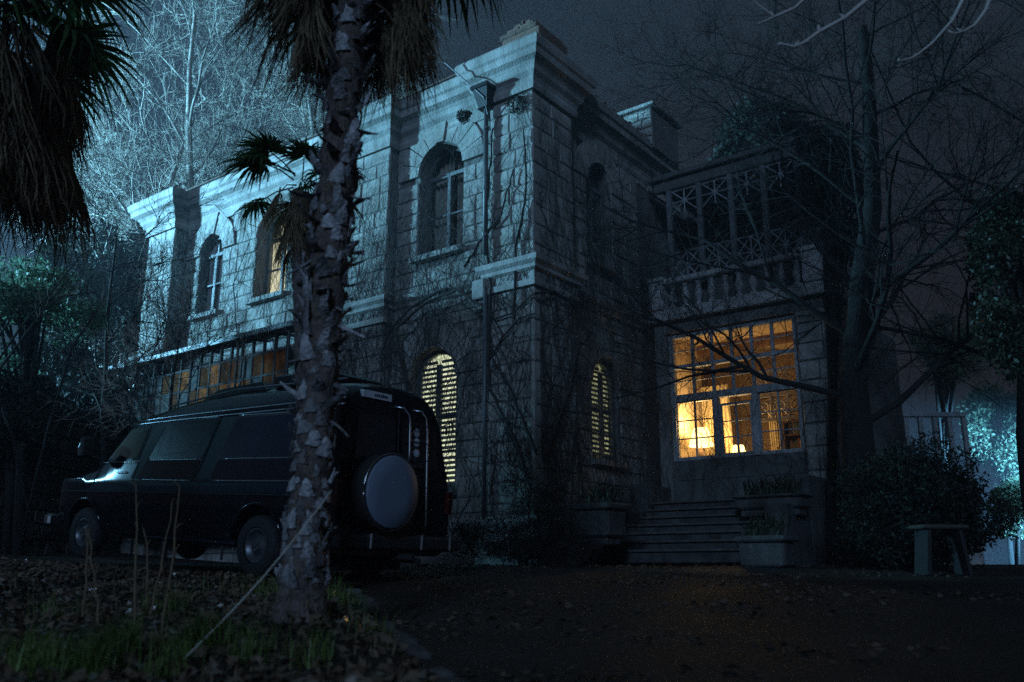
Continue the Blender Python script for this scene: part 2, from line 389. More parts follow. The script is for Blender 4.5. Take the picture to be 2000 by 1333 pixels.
# ================================================================== VILLA
H = Matrix.Translation(CORNER) @ Matrix(((-UD.x, WD.x, 0, 0), (-UD.y, WD.y, 0, 0), (0, 0, 1, 0), (0, 0, 0, 1)))
villa = T('villa', 'two storey stone villa with arched windows and vines, lit blue from the left', 'house', M=H)
FL = lambda a, z, d: (a, d, z)            # left facade: a=x, depth=+y
FR = lambda a, z, d: (-d, a, z)           # right facade: a=y, depth=-x
FW = lambda a, z, d: (a, 4.25 + d, z)     # wing front
ZB, ZT = 0.3, 9.55
RB = 0.30                                 # recess of the bays behind the piers
EPX0, EPX1, P2A, P2B = -12.25, -11.05, -4.85, -3.60
upper_L = [(-2.43, .57, 6.62, 8.34), (-7.62, .56, 6.72, 8.25), (-9.97, .47, 6.72, 8.28)]
lower_L = [(-2.52, .56, 2.1, 4.17), (-9.9, .6, 1.6, 4.3), (-7.6, .75, 1.6, 4.3)]
upper_R = [(2.66, .46, 6.58, 8.27)]
lower_R = [(2.73, .50, 2.70, 4.17)]
def walls():
    mb = MB(); panel(mb, rect(EPX0 + .1, -.3, ZB, ZT), [arch(*w) for w in upper_L + lower_L], FL, RB, RB + .45)
    wl_ = O('wall', mb, 'mortar', villa)
    mb = MB(); panel(mb, rect(.4, 6.6, ZB, ZT), [arch(*w) for w in upper_R + lower_R], FR, RB, RB + .45)
    wr_ = O('wall', mb, 'mortar', villa)
    mb = MB(); panel(mb, [(.0, ZB), (.28, ZB), (.28, 5.40), (2.95, 5.40), (2.95, ZB), (3.65, ZB), (3.65, 5.62), (.0, 5.62)], [], FW, 0, .35)
    ww_ = O('wall', mb, 'mortar', villa)
    mb = MB(); mb.box(3.30, 3.65, 4.602, 8.6, ZB, 5.62); O('wall', mb, 'mortar', villa)          # wing side
    mb = MB(); mb.box(-12.15, -11.8, .762, 9.5, ZB, ZT).box(-11.8, -.2, 9.2, 9.5, ZB, ZT).box(-.55, -.22, 6.62, 9.18, ZB, ZT)
    O('back_wall', mb, 'mortar', villa)
    mb = MB(); mb.box(-11.75, -.7, 2.6, 2.7, ZB, ZT).box(-11.75, -.7, .70, 2.58, 5.45, 5.6); O('partition', mb, 'dark_room', villa)
    mb = MB(); mb.box(-12.05, -.25, .5, 9.3, ZT + .002, ZT + .12); O('roof', mb, 'roof_tile', villa)
    out = []
    for (x0, x1, y0, y1) in ((-1.0, 0, 0, 1.3), (P2A, P2B, 0, .5), (EPX0, EPX1, -.12, .5)):
        mb = MB(); mb.box(x0 + .03, x1 - .03, y0 + .03, y1, ZB, ZT + .05); out.append(O('pier', mb, 'mortar', villa))
    return wl_, wr_, ww_, out
wallL, wallR, wallW, piers = walls()

# stones: a few rough-cut block shapes of unit size, shared by all
STONES = []
for k in range(6):
    g = random.Random(50 + k); mb = MB(); b = 0.05
    vs = []
    for (yy, i) in ((0.5, 0), (-.28, 0.0), (-.5, 1)):
        for (sx, sz) in ((-1,-1), (1,-1), (1,1), (-1,1)):
            j = .022
            vs.append((sx*(.5 - i*.035) + g.uniform(-j, j), yy + (g.uniform(-.12, .12) if i else 0), sz*(.5 - i*.06) + g.uniform(-j, j)))
    vs.append((g.uniform(-.15, .15), -.5 - g.uniform(.0, .10), g.uniform(-.15, .15)))
    fs = [(3,2,1,0)]
    for q in range(2):
        for j in range(4): fs.append((q*4+j, q*4+(j+1)%4, q*4+4+(j+1)%4, q*4+4+j))
    for j in range(4): fs.append((8+j, 8+(j+1)%4, 12))
    mb.add(vs, fs); me = fixn(mb.mesh('stone')); me.materials.append(MATS['stone']); STONES.append(me)
STUFF = {}          # joined stones per parent
n_single = [0]
def place_stone(parent, fn_kind, a0, a1, z0, z1, d, single=True, thick=.065):
    g = .009
    a0 += g; a1 -= g; z0 += g; z1 -= g
    if a1 - a0 < .04 or z1 - z0 < .04: return
    me = rng.choice(STONES); c = ((a0+a1)/2, (z0+z1)/2)
    thick *= rng.uniform(.85, 1.15)
    if fn_kind == 'L': loc = (c[0], d, c[1]); rz = 0
    else: loc = (-d, c[0], c[1]); rz = R(90)
    sx = (a1 - a0) * rng.choice((1, -1)); sz = (z1 - z0) * rng.choice((1, -1))
    if single:
        o = bpy.data.objects.new('stone', me); COL.objects.link(o); o.parent = parent
        o.location = loc; o.rotation_euler = (0, 0, rz); o.scale = (abs(sx), thick, abs(sz)); n_single[0] += 1
    else:
        M = Matrix.Translation(loc) @ Matrix.Rotation(rz, 4, 'Z') @ Matrix.Diagonal((abs(sx), thick, abs(sz), 1))
        mb = STUFF.setdefault(parent.name, (parent, MB()))[1]
        mb.add([M @ v.co for v in me.vertices], [tuple(p.vertices) for p in me.polygons])
def courses(parent, kind, a0, a1, z0, z1, d, holes, hmin, hmax, lmin, lmax, single=lambda a, z: True, ring=.52):
    z = z0
    while z < z1 - .1:
        h = rng.uniform(hmin, hmax)
        if z1 - z - h < .2: h = z1 - z
        zm = z + h / 2; segs = [(a0, a1)]
        for (c, hw, hz0, zs) in holes:
            w = 0
            if hz0 - .10 < z + h*.9 and zm < zs: w = hw + .015
            elif zs <= zm < zs + hw + ring: w = math.sqrt(max(0, (hw + ring) ** 2 - (zm - zs) ** 2)) + .01
            if w:
                new = []
                for (s, e) in segs:
                    if c + w <= s or c - w >= e: new.append((s, e)); continue
                    if c - w > s: new.append((s, c - w))
                    if c + w < e: new.append((c + w, e))
                segs = new
        for (s, e) in segs:
            a = s
            while a < e - .02:
                l = rng.uniform(lmin, lmax)
                if e - a - l < lmin * .6: l = e - a
                place_stone(parent, kind, a, a + l, z, z + h, d, single(a + l/2, zm)); a += l
        z += h
def voussoirs(parent, fn, c, hw, zs, ring, n, d0, d1, key=True):
    for i in range(n):
        t0 = math.pi * i / n + .012; t1 = math.pi * (i + 1) / n - .012; r0 = hw + .012
        r1 = hw + ring * (1.12 if key and i == n // 2 else rng.uniform(.94, 1.03)); m = (t0 + t1) / 2
        poly = [(c + r0*math.cos(t), zs + r0*math.sin(t)) for t in (t0, m, t1)] + [(c + r1*math.cos(t), zs + r1*math.sin(t)) for t in (t1, m, t0)]
        mb = MB(); mb.prism(poly, fn, d0 - rng.uniform(0, .012) - (.03 if key and i == n//2 else 0), d1)
        O('voussoir', mb, 'stone', parent)
# corner pier
courses(piers[0], 'L', -1.0, 0.0, .35, 9.1, .04, [], .30, .40, .42, .62)
# bay with the two arched windows
courses(wallL, 'L', P2B, -1.0, .35, 9.1, RB + .0, [upper_L[0], lower_L[0]], .27, .36, .30, .62, single=lambda a, z: z > 2.2)
courses(piers[1], 'L', P2A, P2B, .35, 9.1, .04, [], .30, .38, .40, .60, single=lambda a, z: z > 4.6)
courses(wallL, 'L', EPX1, P2A, .35, 9.1, RB + .0, upper_L[1:] + lower_L[1:], .30, .38, .45, .8, single=lambda a, z: False)
courses(piers[2], 'L', EPX0, EPX1, .35, 9.1, -.08, [], .32, .40, .6, .9, single=lambda a, z: False)
courses(piers[0], 'R', 0.0, 1.3, .35, 9.1, .04, [], .30, .40, .40, .65, single=lambda a, z: z > 3.2)
courses(wallR, 'R', 1.3, 4.25, .35, 9.1, RB + .0, upper_R + lower_R, .28, .36, .34, .62, single=lambda a, z: False)
courses(wallR, 'R', 4.25, 6.4, 8.9, 9.1, RB + .0, [], .28, .36, .34, .62, single=lambda a, z: False)
def wing_stone(x0, x1, z0, z1):
    z = z0
    while z < z1 - .1:
        h = rng.uniform(.32, .46); h = z1 - z if z1 - z - h < .2 else h
        M = (x0, x1); a = x0
        while a < x1 - .02:
            l = rng.uniform(.3, .5); l = x1 - a if x1 - a - l < .2 else l
            me = rng.choice(STONES); o = bpy.data.objects.new('stone', me); COL.objects.link(o); o.parent = wallW
            o.location = (a + l/2, 4.25, z + h/2); o.scale = (l - .02, .08, h - .02); n_single[0] += 1; a += l
        z += h
wing_stone(2.97, 3.65, 1.2, 5.4); 
for k, (par, mb) in STUFF.items(): O('stonework', mb, 'stone', par, fix=False, kind='stuff')
for (c, hw, z0, zs) in upper_L[:1]: voussoirs(wallL, FL, c, hw, zs, .55, 9, RB - .06, RB + .05)
for (c, hw, z0, zs) in lower_L[:1]: voussoirs(wallL, FL, c, hw, zs, .52, 9, RB - .06, RB + .05)
for (c, hw, z0, zs) in upper_L[1:]: voussoirs(wallL, FL, c, hw, zs, .50, 7, RB - .06, RB + .05)
for (c, hw, z0, zs) in upper_R + lower_R: voussoirs(wallR, FR, c, hw, zs, .48, 7, RB - .06, RB + .05)
print('stones', n_single[0])

# cornice and string courses
CORN = [(-.1, 9.28), (.06, 9.28), (.09, 9.36), (.07, 9.44), (.10, 9.52), (.20, 9.60), (.24, 9.68), (.30, 9.74), (.44, 9.80), (.46, 9.92), (.52, 9.96), (.55, 10.10), (.50, 10.16), (-.1, 10.18)]
CORN = [(a, z - .20) for a, z in CORN]
def shift(p, dz, k=1.0): return [(a*k if a > 0 else a, z + dz) for a, z in p]
pathA = [(EPX0, 3.0), (EPX0, -.12), (EPX1, -.12), (EPX1, RB), (P2A, RB), (P2A, 0), (P2B, 0), (P2B, RB), (-1.25, RB)]
mb = MB(); sweep(mb, pathA, shift(CORN, 0, .8)); O('cornice', mb, 'carved', villa)
mb = MB(); sweep(mb, [(-1.24, .30), (-1.24, 0), (0, 0), (0, 1.36), (-.3, 1.36)], shift(CORN, .06, .62)); O('cornice', mb, 'carved', villa)
mb = MB(); sweep(mb, [(-RB, 1.37), (-RB, 6.4)], shift(CORN, -.05, .7)); O('cornice', mb, 'carved', villa)
STR = [(-.05, 5.36), (.05, 5.36), (.06, 5.46), (.03, 5.48), (.03, 5.62), (.09, 5.66), (.10, 5.72), (.16, 5.78), (.18, 5.86), (.06, 5.90), (-.05, 5.92)]
pathS = [(EPX0, 3.0), (EPX0, -.12), (EPX1, -.12), (EPX1, RB), (P2A, RB), (P2A, 0), (P2B, 0), (P2B, RB), (-1.02, RB)]
mb = MB(); sweep(mb, pathS, STR); O('string_course', mb, 'carved', villa)
mb = MB(); sweep(mb, [(-1.0, .25), (-1.0, 0), (0, 0), (0, 1.3), (-.3, 1.3)], shift(STR, .06)); O('string_course', mb, 'carved', villa)
mb = MB(); sweep(mb, [(-RB, 1.34), (-RB, 4.24)], shift(STR, -.1)); O('string_course', mb, 'carved', villa)
PL = [(-.05, .3), (.12, .3), (.12, 1.5), (.05, 1.58), (-.05, 1.6)]
mb = MB(); sweep(mb, [(P2A, .4), (P2A, 0), (P2B, 0), (P2B, RB), (-1.02, RB), (-1.02, 0), (0, 0), (0, 1.3), (-RB, 1.3), (-RB, 4.24)], PL); O('plinth', mb, 'carved', villa)
# parapet coping and broken tiles on the roof edge
mb = MB(); mb.bbox(-8.4, -6.15, .05, .42, 9.981, 10.20, .02); O('coping', mb, 'carved', villa)
chim = O('chimney', MB().bbox(-.80, .08, .12, 1.05, 10.05, 10.50, .02), 'roof_tile', villa)
for k in range(7):
    g = random.Random(k); zz = 10.502 + .11 * (k // 2)
    q = .12 * (k // 2)
    mb = MB(); mb.bbox(-.86 + q + (.36 - q*.4) * (k % 2), -.45 + (.46 - q) * (k % 2), .12 + q*.6, 1.0 - q*.6, zz, zz + .10, .014); O('roof_tile', mb, 'roof_tile', chim)
mb = MB(); mb.bbox(-11.9, -11.4, .05, .5, 9.982, 10.25, .03).bbox(-11.8, -11.5, .12, .42, 10.252, 10.42, .03); O('finial_block', mb, 'carved', villa)
mb = MB(); mb.bbox(EPX1 + .1, -1.5, -.12, .4, 9.985, 10.03, .008); O('roof_edge', mb, 'roof_tile', villa)
for i in range(14):
    y = 1.5 + i * .34
    mb = MB(); mb.tube([(.02, y, 9.93), (-.8, y, 10.05)], .065, 6); O('roof_tile', mb, 'roof_tile', villa)
att = O('attic_block', MB().bbox(-1.35, .12, 4.35, 5.6, 9.7, 10.68, .02), 'mortar', villa)
for r_ in range(4):
    a = -1.35
    while a < .1:
        l = min(rng.uniform(.3, .5), .12 - a); l = .12 - a if .12 - a - l < .15 else l
        o = bpy.data.objects.new('stone', rng.choice(STONES)); COL.objects.link(o); o.parent = att
        o.location = (a + l/2, 4.34, 9.76 + .22*r_ + .1); o.scale = (l - .015, .07, .20); a += l
mb = MB(); mb.bbox(-1.45, .22, 4.25, 5.7, 10.682, 10.77, .02); O('attic_cap', mb, 'carved', villa)

# windows ---------------------------------------------------------------
def outline_ring(c, hw, z0, zs, t, fn, d0, d1):
    mb = MB(); panel(mb, arch(c, hw, z0, zs), [arch(c, hw - t, z0 + t, zs)], fn, d0, d1); return mb
def window(fn, w, style, back=None, depth=.30):
    c, hw, z0, zs = w; d = RB + depth
    root = outline_ring(c, hw - .004, z0 + .004, zs, .07, fn, d, d + .08)
    win = O('window', root, 'wood_dark' if style != 'shutter' else 'shutter', villa)
    mb = MB(); mb.prism(rect(c - hw - .10, c + hw + .10, z0 - .11, z0 - .005), fn, RB - .16, RB + .40); O('sill', mb, 'carved', win)
    if style == 'casement':
        mb = MB(); mb.prism(rect(c - .035, c + .035, z0 + .072, zs - .05), fn, d + .005, d + .075); O('mullion', mb, 'wood_grey', win)
        mb = MB(); mb.prism(rect(c - hw + .072, c + hw - .072, zs - .048, zs + .03), fn, d + .003, d + .077); O('transom', mb, 'wood_grey', win)
        for s in (-1, 1):
            a0, a1 = (c - hw + .07, c - .035) if s < 0 else (c + .035, c + hw - .07)
            for (q0, q1) in ((z0 + .07, z0 + .07 + (zs - .12 - z0) * .5), (z0 + .07 + (zs - .12 - z0) * .5, zs - .05)):
                mb = MB(); mb.prism(rect(a0, a1, q0 + .012, q1 - .012), fn, d + .035, d + .045); O('pane', mb, 'glass', win)
            zc = z0 + .07 + (zs - .12 - z0) * .5
            mb = MB(); mb.prism(rect(a0, a1, zc - .018, zc + .018), fn, d + .015, d + .065); O('glazing_bar', mb, 'wood_grey', win)
        n = 12; r = hw - .07
        poly = [(c + r*math.cos(math.pi*i/n), zs + .03 + (r - .03)*math.sin(math.pi*i/n)) for i in range(n + 1)]
        mb = MB(); mb.prism(poly, fn, d + .035, d + .045); O('pane', mb, 'glass', win)
        if back:
            # hanging curtains in folds
            for s in (-1, 1):
                a0 = c - hw - .15 if s < 0 else c + .04; a1 = a0 + hw + .11; mb = MB(); K = 22; vs = []; fs = []
                for i in range(K + 1):
                    a = a0 + (a1 - a0) * i / K; dd = d + (.10 if back == 'blind_white' else .22) + .03 * math.sin(i * 1.7)
                    for z in (z0 - .1, zs + hw * .98): vs.append(fn(a, z, dd))
                for i in range(K): fs.append((2*i, 2*i+2, 2*i+3, 2*i+1))
                mb.add(vs, fs); O('curtain', mb, back, win, smooth=True, fix=False)
    else:
        mb = MB(); mb.prism([(c - hw*.99, z0)] + arch(c, hw*.985, z0, zs)[1:], fn, d + .16, d + .17); O('blind', mb, back or 'blind_lit', win)
        zt = zs + hw * .15
        n = 12; r = hw - .07
        rows = [(z0 + .075, z0 + (zs - z0) * .33), (z0 + (zs - z0) * .35, z0 + (zs - z0) * .66), (z0 + (zs - z0) * .68, zs + hw * .55)]
        mb = MB(); 
        for s in (-1, 1):
            a0, a1 = (c - hw + .07, c - .006) if s < 0 else (c + .006, c + hw - .07)
            lf = MB(); e = .055
            lf.prism(rect(a0, a0 + e, z0 + .07, zs + hw*.5), fn, d + .0, d + .045).prism(rect(a1 - e, a1, z0 + .07, zs + hw*.5), fn, d + .0, d + .045)
            zz = [z0 + .07, rows[0][1], rows[1][1], rows[2][1]]
            for z in zz: lf.prism(rect(a0 + e, a1 - e, z, z + .05), fn, d + .002, d + .043)
            leaf = O('shutter', lf, 'shutter', win)
            sl = MB(); hl = (a1 - a0)/2 - e
            # one louvre, tilted, shared
            pts = [(-.024, -.030), (-.018, -.036), (.024, .024), (.018, .030)]
            vs = []
            for (dd, z) in pts: vs.append((-hl, dd, z))
            for (dd, z) in pts: vs.append((hl, dd, z))
            louv = MB().add(vs, [(0,1,2,3), (7,6,5,4), (0,4,5,1), (1,5,6,2), (2,6,7,3), (3,7,4,0)])
            me = fixn(louv.mesh('slat')); me.materials.append(MATS['shutter'])
            for (q0, q1) in rows:
                z = q0 + .06
                while z < q1 - .01:
                    o = bpy.data.objects.new('slat', me); COL.objects.link(o); o.parent = leaf
                    o.location = fn((a0 + a1)/2, z, d + .022); o.rotation_euler = (0, 0, 0 if fn is FL else R(90))
                    z += .092
    return win
window(FL, upper_L[0], 'casement', 'curtain_dim', .22)
window(FL, upper_L[1], 'casement', 'curtain_lit')
window(FL, upper_L[2], 'casement', 'blind_white', .12)
window(FL, lower_L[0], 'shutter', depth=.14)
window(FR, upper_R[0], 'casement', 'curtain_dim', .14)
window(FR, lower_R[0], 'shutter', 'blind_dim', .08)
# lit doors under the canopy
for w in lower_L[1:]:
    c, hw, z0, zs = w; d = RB + .2
    win = O('door', outline_ring(c, hw - .004, z0 + .004, zs, .08, FL, d, d + .08), 'wood_dark', villa)
    nx, nz = 4, 7
    for i in range(nx):
        for j in range(nz):
            a0 = c - hw + .09 + (2*hw - .18) * i / nx; a1 = c - hw + .09 + (2*hw - .18) * (i+1) / nx
            q0 = z0 + .1 + (zs + .1 - z0) * j / nz; q1 = z0 + .1 + (zs + .1 - z0) * (j+1) / nz
            mb = MB(); mb.prism(rect(a0 + .015, a1 - .015, q0 + .015, q1 - .015), FL, d + .03, d + .04)
            O('pane', mb, 'porch_lit' if rng.random() < .2 else 'porch_pane', win)
    mb = MB()
    for i in range(1, nx): a = c - hw + .09 + (2*hw - .18) * i / nx; mb.prism(rect(a - .014, a + .014, z0 + .08, zs + .2), FL, d + .01, d + .06)
    O('glazing_bar', mb, 'wood_dark', win)
# entrance canopy: thin glazed roof on brackets along the left part of the facade
canopy = O('canopy', MB().add([(-12.0, -.15, 5.52), (-5.2, -.15, 5.52), (-5.2, -.9, 5.40), (-12.0, -.9, 5.40), (-12.0, -.15, 5.56), (-5.2, -.15, 5.56), (-5.2, -.9, 5.44), (-12.0, -.9, 5.44)],
    [(0,1,2,3), (7,6,5,4), (0,4,5,1), (1,5,6,2), (2,6,7,3), (3,7,4,0)]), 'pipe', villa)
mb = MB(); mb.bbox(-12.05, -5.15, -.97, -.902, 5.34, 5.46, .012); O('gutter', mb, 'pipe', canopy)
for i in range(9):
    x = -11.9 + i * .82
    mb = MB(); mb.tube([(x, -.88, 5.37), (x, -.10, 5.49)], .028, 5); O('rafter', mb, 'metal_dark', canopy)
    if i % 2 == 0:
        mb = MB(); mb.tube([(x, -.85, .9), (x, -.85, 5.36)], .03, 6); O('post', mb, 'metal_dark', canopy)
# glazed porch screen behind the posts
scr = O('porch_screen', MB().box(-11.0, -5.5, -.76, -.72, 1.55, 2.6), 'dark_room', villa)
for i in range(15):
    x0 = -10.98 + i * .365
    for j in range(5):
        z0 = 2.65 + j * .47
        mb = MB(); mb.box(x0 + .022, x0 + .343, -.75, -.735, z0 + .02, z0 + .45)
        O('pane', mb, 'porch_lit' if (hsh(i, j) < .30 and j > 2 and 4 < i < 12) else ('porch_pane' if i > 2 and hsh(j, i) < .8 else 'dark_room'), scr)
mb = MB()
for i in range(16): mb.box(-10.98 + i*.365 - .02, -10.98 + i*.365 + .02, -.77, -.71, 2.6, 5.3)
O('glazing_bar', mb, 'dark_room', scr)
mb = MB()
for j in range(6): mb.box(-10.98, -5.5, -.765, -.715, 2.64 + j*.47 - .02, 2.64 + j*.47 + .02)
O('glazing_bar', mb, 'dark_room', scr)

# downpipe, hopper and the rod
hop = O('hopper', MB().add([(-1.16,-.02,9.36),(-.82,-.02,9.36),(-.82,-.30,9.36),(-1.16,-.30,9.36),(-1.10,-.02,9.02),(-.90,-.02,9.02),(-.90,-.20,9.02),(-1.10,-.20,9.02)], [(0,1,2,3),(7,6,5,4),(0,4,5,1),(1,5,6,2),(2,6,7,3),(3,7,4,0)]), 'metal_dark', villa)
mb = MB(); mb.bbox(-1.20, -.78, -.34, .0, 9.362, 9.44, .012); O('hopper_rim', mb, 'metal_dark', hop)
mb = MB(); mb.tube([(-1.0, -.09, 9.05), (-1.0, -.09, 6.15)], .045, 8); dp = O('downpipe', mb, 'pipe', villa, smooth=True)
for z in (8.6, 7.4, 6.5):
    mb = MB(); mb.tube([(-1.0, -.09, z), (-1.0, -.09, z + .06)], .06, 8); O('bracket', mb, 'pipe', dp)
mb = MB(); mb.tube([(-1.0, -.07, 5.55), (-1.0, -.07, 1.2)], .04, 8); O('downpipe', mb, 'pipe', villa, smooth=True)
mb = MB(); mb.bbox(-1.30, -1.02, -.10, .20, 5.36, 5.72, .02).bbox(-1.26, -1.06, -.02, .2, 5.18, 5.357, .02); O('corbel', mb, 'carved', villa)
pA = on_plane_y(868, 122, -.5); pB = on_plane_y(945, 190, -.25); pC = on_plane_y(953, 225, -.1)
mb = MB(); mb.tube([pA, pB, pC], [.012, .016, .012], 5); O('wall_rod', mb, 'metal_dark', villa)

# wing: balcony ----------------------------------------------------------
bal = O('balcony', MB().bbox(-.05, 3.75, 4.10, 7.0, 5.64, 5.80, .02), 'carved_pale', villa)
mb = MB(); mb.bbox(.0, 3.70, 4.16, 4.42, 5.803, 5.90, .012); O('plinth', mb, 'carved_pale', bal)
mb = MB(); mb.bbox(.30, 3.18, 4.14, 4.44, 6.43, 6.55, .025); O('handrail', mb, 'carved_pale', bal)
for (x0, x1) in ((-.02, .29), (3.19, 3.74)):
    mb = MB(); mb.bbox(x0, x1, 4.12, 4.60, 5.903, 6.50, .015); ped = O('pedestal', mb, 'carved_pale', bal)
    mb = MB(); mb.bbox(x0 - .04, x1 + .04, 4.08, 4.64, 6.503, 6.60, .02); O('cap', mb, 'carved_pale', ped)
prof = [(.085, 0), (.085, .05), (.05, .07), (.045, .10), (.075, .16), (.092, .22), (.085, .28), (.055, .36), (.042, .42), (.055, .45), (.042, .47), (.08, .49), (.08, .53)]
bme = fixn(MB().lathe(prof, 10).mesh('baluster', True)); bme.materials.append(MATS['carved_pale'])
for i in range(10):
    o = bpy.data.objects.new('baluster', bme); COL.objects.link(o); o.parent = bal; o.location = (.45 + i * .288, 4.29, 5.901)
# veranda on the balcony: posts, lattice, roof
ver = O('veranda', MB().bbox(-.1, 3.85, 4.40, 7.3, 8.90, 9.02, .02), 'wood_dark', villa)
mb = MB(); mb.bbox(.0, 3.72, 4.50, 4.62, 8.66, 8.897, .015); O('beam', mb, 'wood_dark', ver)
for i in range(6):
    x = .34 + i * .70
    mb = MB(); mb.bbox(x - .055, x + .055, 4.50, 4.61, 5.802, 8.658, .012); O('post', mb, 'wood_grey', ver)
for i in range(5):
    x0, x1 = .40 + i*.70, .98 + i*.70
    for (z0, z1) in ((6.56, 7.22), (8.10, 8.62)):
        bars = [((x0, z0), (x1, z1)), ((x0, z1), (x1, z0)), ((x0, (z0+z1)/2), (x1, (z0+z1)/2)), (((x0+x1)/2, z0), ((x0+x1)/2, z1)), ((x0, z1), (x1, z1)),
                ((x0, (z0+z1)/2), ((x0+x1)/2, z1)), (((x0+x1)/2, z1), (x1, (z0+z1)/2)), ((x1, (z0+z1)/2), ((x0+x1)/2, z0)), (((x0+x1)/2, z0), (x0, (z0+z1)/2))]
        if z0 > 8: bars = bars[:5]
        for k, (p, q) in enumerate(bars):
            yy = 4.555 + .006 * (k % 3)
            mb = MB(); mb.tube([(p[0], yy, p[1]), (q[0], yy, q[1])], .017, 4); O('lattice_bar', mb, 'wood_white', ver)
mb = MB(); mb.box(.05, 3.7, 6.9, 7.0, 5.802, 8.898); O('veranda_wall', mb, 'mortar', ver)
# wing: big glazed front ---------------------------------------------------
gl = O('glazed_front', MB().prism(rect(.285, 2.945, 1.9, 2.80), FW, .10, .16), 'wood_dark', villa)
for (a0_, a1_) in ((.36, 1.12), (1.30, 1.95), (2.12, 2.86)):
    O('door_panel', MB().prism(rect(a0_, a1_, 2.0, 2.34), FW, .08, .099), 'wood_dark', gl); O('door_panel', MB().prism(rect(a0_, a1_, 2.42, 2.74), FW, .08, .099), 'wood_dark', gl)
for x in (.285, 2.86): mb = MB(); mb.prism(rect(x, x + .085, 2.803, 5.395), FW, .08, .20); O('jamb', mb, 'wood_white', gl)
def bar(a0, a1, z0, z1, name='glazing_bar', d0=.10, d1=.17): 
    mb = MB(); mb.prism(rect(a0, a1, z0, z1), FW, d0, d1); O(name, mb, 'wood_white', gl)
bar(.372, 2.858, 5.30, 5.395, 'transom', .082, .20); bar(.372, 2.858, 3.98, 4.12, 'transom', .06, .20); bar(.372, 2.858, 4.66, 4.735, 'transom', .08, .19)
bar(1.17, 1.285, 2.803, 3.978, 'jamb', .07, .20); bar(1.97, 2.085, 2.803, 3.978, 'jamb', .07, .20)
bar(.372, 2.858, 2.803, 2.85, 'transom', .09, .19)
cols = [.372 + (2.858 - .372) * i / 6 for i in range(7)]
for i in range(1, 6): bar(cols[i] - .026, cols[i] + .026, 4.122, 4.658); bar(cols[i] - .026, cols[i] + .026, 4.737, 5.298)
for i in range(6):
    a0, a1 = cols[i] + (.026 if i else 0), cols[i+1] - (.026 if i < 5 else 0)
    for (q0, q1) in ((4.122, 4.39), (4.41, 4.658), (4.737, 5.01), (5.03, 5.298)):
        mb = MB(); mb.prism(rect(a0, a1, q0, q1), FW, .13, .138); O('pane', mb, 'glass', gl)
    bar(a0, a1, 4.39, 4.41, d0=.115, d1=.155); bar(a0, a1, 5.01, 5.03, d0=.115, d1=.155)
for (a0, a1, top, nm) in ((.372, 1.17, 3.978, 'side_light'), (1.287, 1.968, 3.86, 'door'), (2.087, 2.858, 3.978, 'side_light')):
    m_ = (a0 + a1) / 2; fr = .05 if nm == 'door' else .02; z0 = 2.86
    mb = MB(); panel(mb, rect(a0 + .003, a1 - .003, 2.852, top - .003), [rect(a0 + fr, a1 - fr, z0 + fr*.6, top - fr)], FW, .105, .165); q = O(nm, mb, 'wood_white', gl)
    zz = [z0 + fr*.6 + (top - fr - z0 - fr*.6) * j / 3 for j in range(4)]
    for j in range(3):
        for (s0, s1) in ((a0 + fr, m_ - .016), (m_ + .016, a1 - fr)):
            mb = MB(); mb.prism(rect(s0, s1, zz[j] + .01, zz[j+1] - .01), FW, .13, .138); O('pane', mb, 'glass', q)
            if j: mb = MB(); mb.prism(rect(s0, s1, zz[j] - .01, zz[j] + .01), FW, .115, .155); O('glazing_bar', mb, 'wood_white', q)
    mb = MB(); mb.prism(rect(m_ - .016, m_ + .016, zz[0], zz[3]), FW, .11, .16); O('glazing_bar', mb, 'wood_white', q)
# the room inside
room = O('room', MB().add([(.02, 4.62, 1.95), (3.28, 4.62, 1.95), (3.28, 8.5, 1.95), (.02, 8.5, 1.95), (.02, 4.62, 5.58), (3.28, 4.62, 5.58), (3.28, 8.5, 5.58), (.02, 8.5, 5.58)],
     [(0,1,2,3), (4,7,6,5), (3,2,6,7), (0,3,7,4), (1,5,6,2)]), 'room_wall', villa, fix=False)
mb = MB(); mb.box(.05, 3.25, 8.38, 8.48, 4.50, 4.62).box(.05, 3.25, 8.36, 8.48, 4.2, 4.24); O('picture_rail', mb, 'room_panel', room)
# carved screen across the right part of the room
SY = 5.5
def sz(px, py): q = on_plane_y(px, py, SY); return q.x, q.z
(sx0, za0), (sx1, _z) = sz(1474, 770), sz(1572, 770); za1 = sz(1520, 728)[1]; zb0 = sz(1520, 815)[1]; zb1 = sz(1520, 777)[1]; sx1 = min(sx1, 3.22)
scr2 = O('carved_screen', MB().box(sx0, sx1, SY - .02, SY + .02, za1, za1 + .07).box(sx0, sx1, SY - .02, SY + .02, zb1 + .03, zb1 + .09).box(sx0, sx1, SY - .02, SY + .02, zb0 - .07, zb0), 'room_panel', room)
nF = 3; fw = (sx1 - sx0)/nF
for i in range(nF):
    for (z0, z1) in ((zb1 + .09, za1), (zb0, zb1 + .03)):
        x0 = sx0 + i*fw; xc, zc = x0 + fw/2, (z0 + z1)/2; rr = min(fw, z1 - z0)*.32
        mb = MB(); mb.tube([(x0, SY, z0), (x0 + fw, SY, z1)], .016, 4).tube([(x0, SY + .005, z1), (x0 + fw, SY + .005, z0)], .016, 4)
        mb.tube([(xc + rr*math.cos(t*math.pi/8), SY - .01, zc + rr*math.sin(t*math.pi/8)) for t in range(17)], .018, 4)
        mb.box(x0 - .014, x0 + .014, SY - .02, SY + .02, z0, z1); O('fretwork', mb, 'room_panel', scr2)
